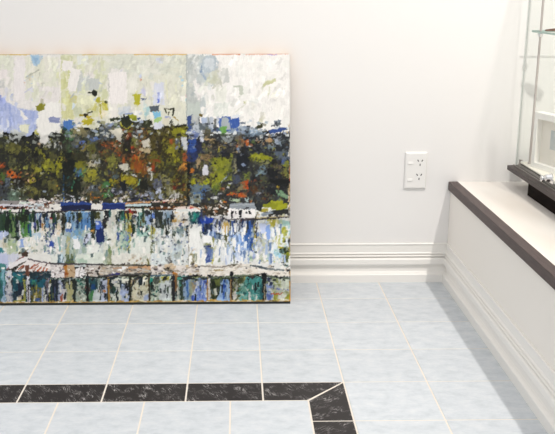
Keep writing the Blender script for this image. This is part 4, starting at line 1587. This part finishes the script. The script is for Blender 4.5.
P 103,202.6 125,202 125,207.4 103,207.8 21346F
P 62,202.6 90.6,202 90.6,207.8 62,208.6 1B2448
L 62 203 90.6 202.4 1.6 284488
P 91,202.6 102.4,202.2 102.4,208 91,208.2 E4E0D9
P 17,60 27,58 26,98 16,100 E8E2E0
P 42,104 60,100 60,128 50,133 48,142 41,142 39,124 E9E6E0
P 20,107 24,111 29,117.5 26,119 22,114 E8E5E1
P 110,73 127,71 127,103 111,103 EBE5E1
P 129,78 136,77 137,90 130,91 E4E2D6
P 37,106 42,103 46,104 45,108.5 41,111 38,108.5 86842A
E 55.5 118.5 4.8 2.6 868EB4
E 88.5 120.6 5.4 3 B0A428
P 64,121 66,119.4 73.4,119 72,123 76,124.6 70.4,128.6 65,126 4A73B6
E 209.5 63.5 7.6 7.4 B2BEC6
E 209.8 63.4 5.6 5.2 CBD2D6
P 234,85 243,85 243,93 240,96 239,88 234,87 C2C6B8
P 263,84 268,80.5 275,78 276,80 270,84 263,86.5 C4C498
P 269,130 286.4,126.4 286.6,129 281,131 270,133.4 33508E
P 219,118 222,116 230,115.4 230,130.4 219.4,130.6 4864AA
P 221.6,117 227.6,117 229.4,129 221,130 A6AEB2
E 223.6 128.4 3.6 4 6AA04E
P 230,119 239,116.6 240.4,123 236,128.4 230.4,127.4 3C5CA6
P 257,124 260.4,122.6 263.4,123 262,128.4 257.4,127.4 3D3E26
P 142,141 149,137.5 149,146 144,146 DCD4C2
P 110,130 120,127 124,132 121,140 118,138 115,134 D8D2C0
P 152.4,111.2 162,110 160,115.4 154,117.2 78B6D8
P 154,117.2 162,115.6 162,120.4 155,121.4 A2C47A
P 154,121.4 163,120 162.4,127 155,128 CDD0DC
P 270,178 289,180 289,185 278,185 269.4,181.4 1B1D1F
P 267.6,169 273,167.4 278,170.6 278.6,174 270,176 1D1F23
P 236,155 247,154.6 248,162 245,169 240,169 236.6,162 20242C
E 243.4 164.6 2 1.8 8C9CBC
P 119.4,180 126,179.4 127.6,189.4 122,191 20242B
P 139.4,181 147,178.6 147.6,187.6 140,188 23241C
# signature-like red squiggle
L 270.8 293.8 272.6 293 1.1 D2402C
L 272.6 293 274.2 294 1 D2402C
L 274.2 294 276 293 1 D2402C
L 276.4 294 277.6 292.8 .9 D2402C
L 277.6 293.2 279 294.2 .9 D2402C
L 279 293.8 281.4 292.6 .9 D2402C
# ---- bare edges
L -60 301 120 300.8 .9 B89C6C
L 120 300.9 290 300.8 .9 BE9858
S -60 299.6 290 301.6 160 4 1 0 C8A868,B89040,D8B87C,8C7848,C4A46C,D8D0C0,A87830
L 289.6 281 289.6 300 1.3 DA9430
L 289.7 165 289.7 178 1 B06A2C
L 289.8 176 289.8 180 .9 C8502C
L 289.7 60 289.7 160 .7 E0DCD6
S 288.8 120 290 280 40 .9 4 0 C8A070,E0D8CC,606060,D8B888,8C8C8C,A89070
L -30 54.2 18 54.3 1.1 DFC894
L 13 54.4 33 54.2 1.2 DDBE74
L 84 54.3 100 54.2 1.1 DEC48C
L 100 54.3 117 54.4 1 D8CCA4
L 135 54.3 187 54.2 1.2 DCB870
L 213 54.2 240 54.1 1.2 DE9A78
L 246 54.1 288 53.9 1.1 E2A890
L 268 54.6 276 54.5 .8 B8A8D8
# panel seams
L 61.8 55 61.6 118 1 E6E1DC
L 186.9 55 187 125 .8 A8AEAA
'''

# ------------------------------------------------------------------ the painting
# The canvas front is a fine grid whose pigment is laid on stroke by stroke. Strokes are written in
# canvas units: u runs 0..290 and v 53.6..301.2 over the right 0.908 m of the canvas.
U0, U1, V0, V1, ST = -60.0, 290.0, 53.6, 301.2, .5
NU, NV = int((U1 - U0) / ST) + 1, int(round((V1 - V0) / ST)) + 1
uu, vv = np.meshgrid(U0 + np.arange(NU) * ST, np.linspace(V0, V1, NV))
prng = np.random.default_rng(20)
def vnoise(cu, cv=None):
    """smooth value noise over the canvas, cell size in canvas units, range -1..1"""
    cv = cv or cu
    gw, gh = int((U1 - U0) / cu) + 3, int((V1 - V0) / cv) + 3
    g = prng.uniform(-1, 1, (gh, gw))
    x = (uu - U0) / cu; y = (vv - V0) / cv
    i, j = x.astype(int), y.astype(int); fx, fy = x - i, y - j
    fx, fy = fx * fx * (3 - 2 * fx), fy * fy * (3 - 2 * fy)
    return (g[j, i] * (1 - fx) + g[j, i + 1] * fx) * (1 - fy) + (g[j + 1, i] * (1 - fx) + g[j + 1, i + 1] * fx) * fy
NA, NB = vnoise(2.2), vnoise(2.2)
NC, ND = vnoise(5.5), vnoise(5.5)
FINE = vnoise(.9)
BH, BV, BD = vnoise(5, .9), vnoise(.9, 5), vnoise(1.5)
NE, NF = vnoise(1.1), vnoise(1.1)
cu_, cv_ = uu + NA * .6 + NC * .6 + NE * .4, vv + NB * .6 + ND * .6 + NF * .4     # ragged coordinates for stroke outlines
sm_u, sm_v = uu + NA * .35 + NC * .5, vv + NB * .35 + ND * .5
DRY = .5 * vnoise(1.3, 3.2) + .5 * vnoise(3.4, 1.2) + .35 * vnoise(.8)
pig = np.zeros((NV, NU, 3)); relief = np.zeros((NV, NU))
def hexrgb(h): return np.array([int(h[i:i+2], 16) for i in (0, 2, 4)], float)
def window(x0, y0, x1, y1, pad=2.5):
    a = max(0, int((x0 - pad - U0) / ST)); b = min(NU, int((x1 + pad - U0) / ST) + 2)
    c = max(0, int((y0 - pad - V0) / (V1 - V0) * (NV - 1))); d = min(NV, int((y1 + pad - V0) / (V1 - V0) * (NV - 1)) + 2)
    return slice(c, max(c, d)), slice(a, max(a, b))
def lay(w, alpha, col, horizontal=False, amp=6.5, h=None):
    if alpha.size == 0: return
    br = (BH if horizontal else BV)[w]
    tex = br * amp + FINE[w] * amp * .55
    a = alpha * np.clip(1.02 - .10 * (br > .62), 0, 1)
    c = col[None, None, :] + tex[..., None] * np.array([1, 1, .95])
    pig[w] = pig[w] * (1 - a[..., None]) + c * a[..., None]
    h = prng.uniform(.2, 1) if h is None else h
    relief[w] = relief[w] * (1 - a) + a * (h + br * .35)
def poly(pts, col):
    pts = np.array(pts, float); (x0, y0), (x1, y1) = pts.min(0), pts.max(0)
    w = window(x0, y0, x1, y1); X, Y = cu_[w], cv_[w]
    inside = np.zeros(X.shape, bool); dist = np.full(X.shape, 9e9)
    for (ax, ay), (bx, by) in zip(pts, np.roll(pts, -1, 0)):
        c = (ay > Y) != (by > Y)
        with np.errstate(divide='ignore', invalid='ignore'):
            xi = (bx - ax) * (Y - ay) / (by - ay if by != ay else 1e-9) + ax
        inside ^= c & (X < xi)
        dx, dy = bx - ax, by - ay; L2 = dx * dx + dy * dy + 1e-9
        t = np.clip(((X - ax) * dx + (Y - ay) * dy) / L2, 0, 1)
        dist = np.minimum(dist, np.hypot(X - ax - t * dx, Y - ay - t * dy))
    s = np.where(inside, dist, -dist) + DRY[w] * min(.9, .10 * min(x1 - x0, y1 - y0))
    lay(w, np.clip(s / .5 + .5, 0, 1), hexrgb(col), (x1 - x0) > 1.5 * (y1 - y0))
def ell(cx, cy, rx, ry, col, ang=0):
    r = max(rx, ry); w = window(cx - r, cy - r, cx + r, cy + r); X, Y = cu_[w] - cx, cv_[w] - cy
    ca, sa = math.cos(R(ang)), math.sin(R(ang))
    q = (np.abs((X * ca + Y * sa) / rx) ** 2.6 + np.abs((-X * sa + Y * ca) / ry) ** 2.6) ** (1 / 2.6)
    m_ = min(rx, ry)
    s = (1 - q) * m_ + DRY[w] * (.34 * m_ if m_ > 1.9 else .12 * m_)
    lay(w, np.clip(s / .5 + .5, 0, 1), hexrgb(col), rx > 1.5 * ry)
def dab(cx, cy, wd, ht, ang, col):
    r = math.hypot(wd, ht) / 2; w = window(cx - r, cy - r, cx + r, cy + r); X, Y = sm_u[w] - cx, sm_v[w] - cy
    ca, sa = math.cos(R(ang)), math.sin(R(ang))
    s = np.minimum(wd / 2 - np.abs(X * ca + Y * sa), ht / 2 - np.abs(-X * sa + Y * ca))
    lay(w, np.clip(s / .5 + .5, 0, 1), hexrgb(col), wd > 1.3 * ht, 5)
def smear(x0, y0, x1, y1, n, wd, ht, ang, jit, alpha):
    """re-brush a region: dabs that carry colour picked up a little way off"""
    for _ in range(int(n)):
        cx, cy = prng.uniform(x0, x1), prng.uniform(y0, y1)
        px, py = cx + prng.normal(0, jit), cy + prng.normal(0, jit)
        j, i = int((py - V0) / (V1 - V0) * (NV - 1)), int((px - U0) / ST)
        c = pig[min(max(j, 0), NV - 1), min(max(i, 0), NU - 1)] * prng.uniform(.86, 1.14)
        q = prng.uniform(.5, 1.6, 2); a, b = wd * q[0], ht * q[1]
        r = math.hypot(a, b) / 2; w = window(cx - r, cy - r, cx + r, cy + r); X, Y = sm_u[w] - cx, sm_v[w] - cy
        g = R(ang + prng.uniform(-30, 30)); ca, sa = math.cos(g), math.sin(g)
        s = np.minimum(a / 2 - np.abs(X * ca + Y * sa), b / 2 - np.abs(-X * sa + Y * ca)) + DRY[w] * .3
        lay(w, np.clip(s / .5 + .5, 0, 1) * alpha * prng.uniform(.5, 1), c, a > b, 5)
def line(x0, y0, x1, y1, wd, col):
    w = window(min(x0, x1), min(y0, y1), max(x0, x1), max(y0, y1)); X, Y = uu[w] + NA[w] * .3 + NC[w] * .3, vv[w] + NB[w] * .3 + ND[w] * .3
    dx, dy = x1 - x0, y1 - y0; t = np.clip(((X - x0) * dx + (Y - y0) * dy) / (dx * dx + dy * dy + 1e-9), 0, 1)
    dd = np.hypot(X - x0 - t * dx, Y - y0 - t * dy)
    lay(w, np.clip((wd / 2 - dd) / .5 + .5, 0, 1), hexrgb(col), abs(dx) > abs(dy))
for ln in STROKES.splitlines():
    f = ln.split()
    if not f or f[0] == '#': continue
    k = f[0]
    if k == 'B':
        x0, y0, x1, y1 = map(float, f[1:5]); w = window(x0, y0, x1, y1, 0)
        lay(w, np.ones(uu[w].shape), hexrgb(f[5]), h=.2)
    elif k == 'R':
        x0, y0, x1, y1 = map(float, f[1:5]); poly([(x0, y0), (x1, y0), (x1, y1), (x0, y1)], f[5])
    elif k == 'P':
        poly([tuple(map(float, p.split(','))) for p in f[1:-1]], f[-1])
    elif k == 'E':
        ell(*map(float, f[1:5]), f[5], prng.uniform(-14, 14))
    elif k == 'L':
        line(*map(float, f[1:6]), f[6])
    elif k == 'M':
        smear(*map(float, f[1:11]))
    elif k in 'SV':
        x0, y0, x1, y1, n, wd, ht = map(float, f[1:8]); ang = float(f[8]) if k == 'S' else 0
        cols = f[-1].split(',')
        spread = 22 if k == 'S' else 5
        for _ in range(int(n)):
            q = prng.uniform(.55, 1.5, 2)
            dab(prng.uniform(x0, x1), prng.uniform(y0, y1), wd * q[0], ht * q[1], ang + prng.uniform(-spread, spread), cols[prng.integers(len(cols))])
# fine break-up of every edge, the way bristles drag wet paint
ji = np.clip(np.arange(NV)[:, None] + np.rint(vnoise(.9) * .75 + vnoise(1.8) * .6).astype(int), 0, NV - 1)
ii = np.clip(np.arange(NU)[None, :] + np.rint(vnoise(.9) * .75 + vnoise(1.8) * .6).astype(int), 0, NU - 1)
pig = pig[ji, ii]
# the painter's glazes: thin darker washes over the hillside, the far water and the piles below the jetty
def wash(v0, v1, k, edge=3):
    a = np.clip((vv + NC * 3 - v0) / edge, 0, 1) * np.clip((v1 - vv + NC * 3) / edge, 0, 1)
    pig[:] *= (1 - (1 - k) * a * (.75 + .35 * NA))[..., None]
wash(131, 199, .86); wash(211, 230, .84, 8); wash(277, 300, .80)
pig = pig.mean(-1, keepdims=True) * .1 + pig * .9
pig = np.clip(pig, 8, 250) / 255.0
pig = np.where(pig < .5, .5 * (pig / .5) ** 1.16, pig)      # richer darks
lin = .93 * np.where(pig <= .04045, pig / 12.92, ((pig + .055) / 1.055) ** 2.4)

PW, PH, PT = .908 * (U1 - U0) / 290.0, .775, .035          # canvas width, height, depth
LEAN = R(13.2)
PXR = -.303                                                # right edge
yb = WALL - .0005 - PH * math.sin(LEAN)                    # back bottom edge on the floor
root = empty('painting', (PXR - PW / 2, yb, 0)); root.rotation_euler = (-LEAN, 0, 0)
tag(root, 'large unframed harbour landscape painting leaning on the wall, standing on the tiles', 'painting')
# local frame: x along the canvas, y into the wall, z up the canvas; y = 0 is the back
nv = NU * NV
co = np.empty((NV, NU, 3))
co[..., 0] = (uu - U0) / (U1 - U0) * PW - PW / 2
co[..., 1] = -PT - relief * .00009 - FINE * .00001
co[..., 2] = PH * (1 - (vv - V0) / (V1 - V0))
idx = np.arange(nv).reshape(NV, NU)
quads = np.stack([idx[1:, :-1], idx[1:, 1:], idx[:-1, 1:], idx[:-1, :-1]], -1).reshape(-1, 4)
# turned edges of the canvas: a strip from the rim of the front to the back
rim = np.concatenate([idx[0, :], idx[1:, -1], idx[-1, -2::-1], idx[-2:0:-1, 0]])
rc = co.reshape(-1, 3)[rim]
side = rc.copy(); side[:, 1] = -PT + .0006
back = rc.copy(); back[:, 1] = 0
m = len(rim)
verts = np.concatenate([co.reshape(-1, 3), side, back])
sidx = nv + np.arange(m); bidx = nv + m + np.arange(m)
strip = lambda a, b: np.stack([a, b, np.roll(b, -1), np.roll(a, -1)], -1)
quads = np.concatenate([quads, strip(rim, sidx), strip(sidx, bidx)])
me = bpy.data.meshes.new('canvas')
me.vertices.add(len(verts)); me.vertices.foreach_set('co', verts.astype(np.float32).ravel())
me.loops.add(quads.size); me.loops.foreach_set('vertex_index', quads.astype(np.int32).ravel())
me.polygons.add(len(quads)); me.polygons.foreach_set('loop_start', (np.arange(len(quads)) * 4).astype(np.int32))
me.polygons.foreach_set('use_smooth', np.ones(len(quads), bool))
me.update(calc_edges=True)
rgba = np.ones((len(verts), 4), np.float32); rgba[:nv, :3] = lin.reshape(-1, 3)
ochre = srgb('C8924A'); cream = srgb('D9CDBB')
mixf = np.clip(.5 + .5 * np.sin(np.arange(m) * .11) + prng.uniform(-.3, .3, m), 0, 1)[:, None]
sidec = ochre * mixf + cream * (1 - mixf)
rgba[nv:nv + m, :3] = sidec; rgba[nv + m:, :3] = sidec
ca = me.color_attributes.new('pigment', 'FLOAT_COLOR', 'POINT'); ca.data.foreach_set('color', rgba.ravel())
mp = bpy.data.materials.new('oil_paint'); mp.use_nodes = True
b = mp.node_tree.nodes['Principled BSDF']; at = mp.node_tree.nodes.new('ShaderNodeAttribute'); at.attribute_name = 'pigment'
mp.node_tree.links.new(at.outputs['Color'], b.inputs['Base Color']); b.inputs['Roughness'].default_value = .5; b.inputs['Specular IOR Level'].default_value = .22
me.materials.append(mp)
canvas = bpy.data.objects.new('canvas', me); COL.objects.link(canvas); canvas.parent = root
bm = bmesh.new()
w = PW / 2 - .002
for x0, z0, x1, z1 in ((-w, .002, w, .042), (-w, PH - .042, w, PH - .002), (-w, .042, -w + .04, PH - .042), (w - .04, .042, w, PH - .042), (-.02, .042, .02, PH - .042)):
    box(bm, x0, -PT + .004, z0, x1, -.0005, z1)
link_mesh('stretcher_frame', bm, M_stretch, root)
bm = bmesh.new(); zt = -(PT - .001) * math.tan(LEAN)  # added black wedge: gives the gap below the leaning canvas its dark shade
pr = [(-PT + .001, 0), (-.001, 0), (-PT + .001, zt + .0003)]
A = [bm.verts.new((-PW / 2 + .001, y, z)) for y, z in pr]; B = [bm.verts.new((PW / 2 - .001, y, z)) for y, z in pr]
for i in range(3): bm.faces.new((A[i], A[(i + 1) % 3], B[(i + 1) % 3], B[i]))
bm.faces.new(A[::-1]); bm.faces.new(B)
o = link_mesh('gap_shade_wedge', bm, M_rubber, root); tag(o, 'thin black wedge imitating the shade in the gap under the canvas')

# ------------------------------------------------------------------ light
w = bpy.data.worlds.new('soft_room_light'); scene.world = w; w.use_nodes = True
bg = w.node_tree.nodes['Background']; bg.inputs[0].default_value = (*WORLD_COL, 1)
tc = w.node_tree.nodes.new('ShaderNodeTexCoord'); sx = w.node_tree.nodes.new('ShaderNodeSeparateXYZ')
mr = w.node_tree.nodes.new('ShaderNodeMapRange'); mr.inputs[1].default_value = -.1; mr.inputs[2].default_value = .9
mr.inputs[3].default_value = WORLD_LOW; mr.inputs[4].default_value = WORLD_HIGH
w.node_tree.links.new(tc.outputs['Generated'], sx.inputs[0]); w.node_tree.links.new(sx.outputs['Z'], mr.inputs[0])
w.node_tree.links.new(mr.outputs[0], bg.inputs[1])
scene.cycles.transparent_max_bounces = 24
def spot(name, loc, target, power, col, radius, size, blend):
    l = bpy.data.lights.new(name, 'SPOT'); l.energy = power; l.color = col; l.shadow_soft_size = radius
    l.spot_size = R(size); l.spot_blend = blend
    o = bpy.data.objects.new(name, l); COL.objects.link(o); o.location = loc
    o.rotation_euler = (Vector(target) - Vector(loc)).to_track_quat('-Z', 'Y').to_euler()
    return o
spot('ceiling_downlight', (.61, -1.25, 2.45), (.2, -.7, 0), KEY, (1.0, .945, .89), .03, 140, .9)

# ------------------------------------------------------------------ camera
cam = bpy.data.cameras.new('camera'); co_ = bpy.data.objects.new('camera', cam); COL.objects.link(co_)
yaw, pit, f = .01815, .25993, 851.77
co_.location = (-.4683, -2.56313, .95317)
fw = Vector((math.sin(yaw) * math.cos(pit), math.cos(yaw) * math.cos(pit), -math.sin(pit)))
co_.rotation_euler = fw.to_track_quat('-Z', 'Y').to_euler()
cam.sensor_fit = 'HORIZONTAL'; cam.sensor_width = 36; cam.lens = f / 555 * 36
cam.shift_x = (277.5 - 252.61) / 555
cam.clip_start = .02
scene.camera = co_
vs = scene.view_settings
scene.display_settings.display_device = 'sRGB'
vs.view_transform = 'Standard'; vs.look = 'None'; vs.gamma = 1; vs.use_curve_mapping = False
vs.exposure = EXPO
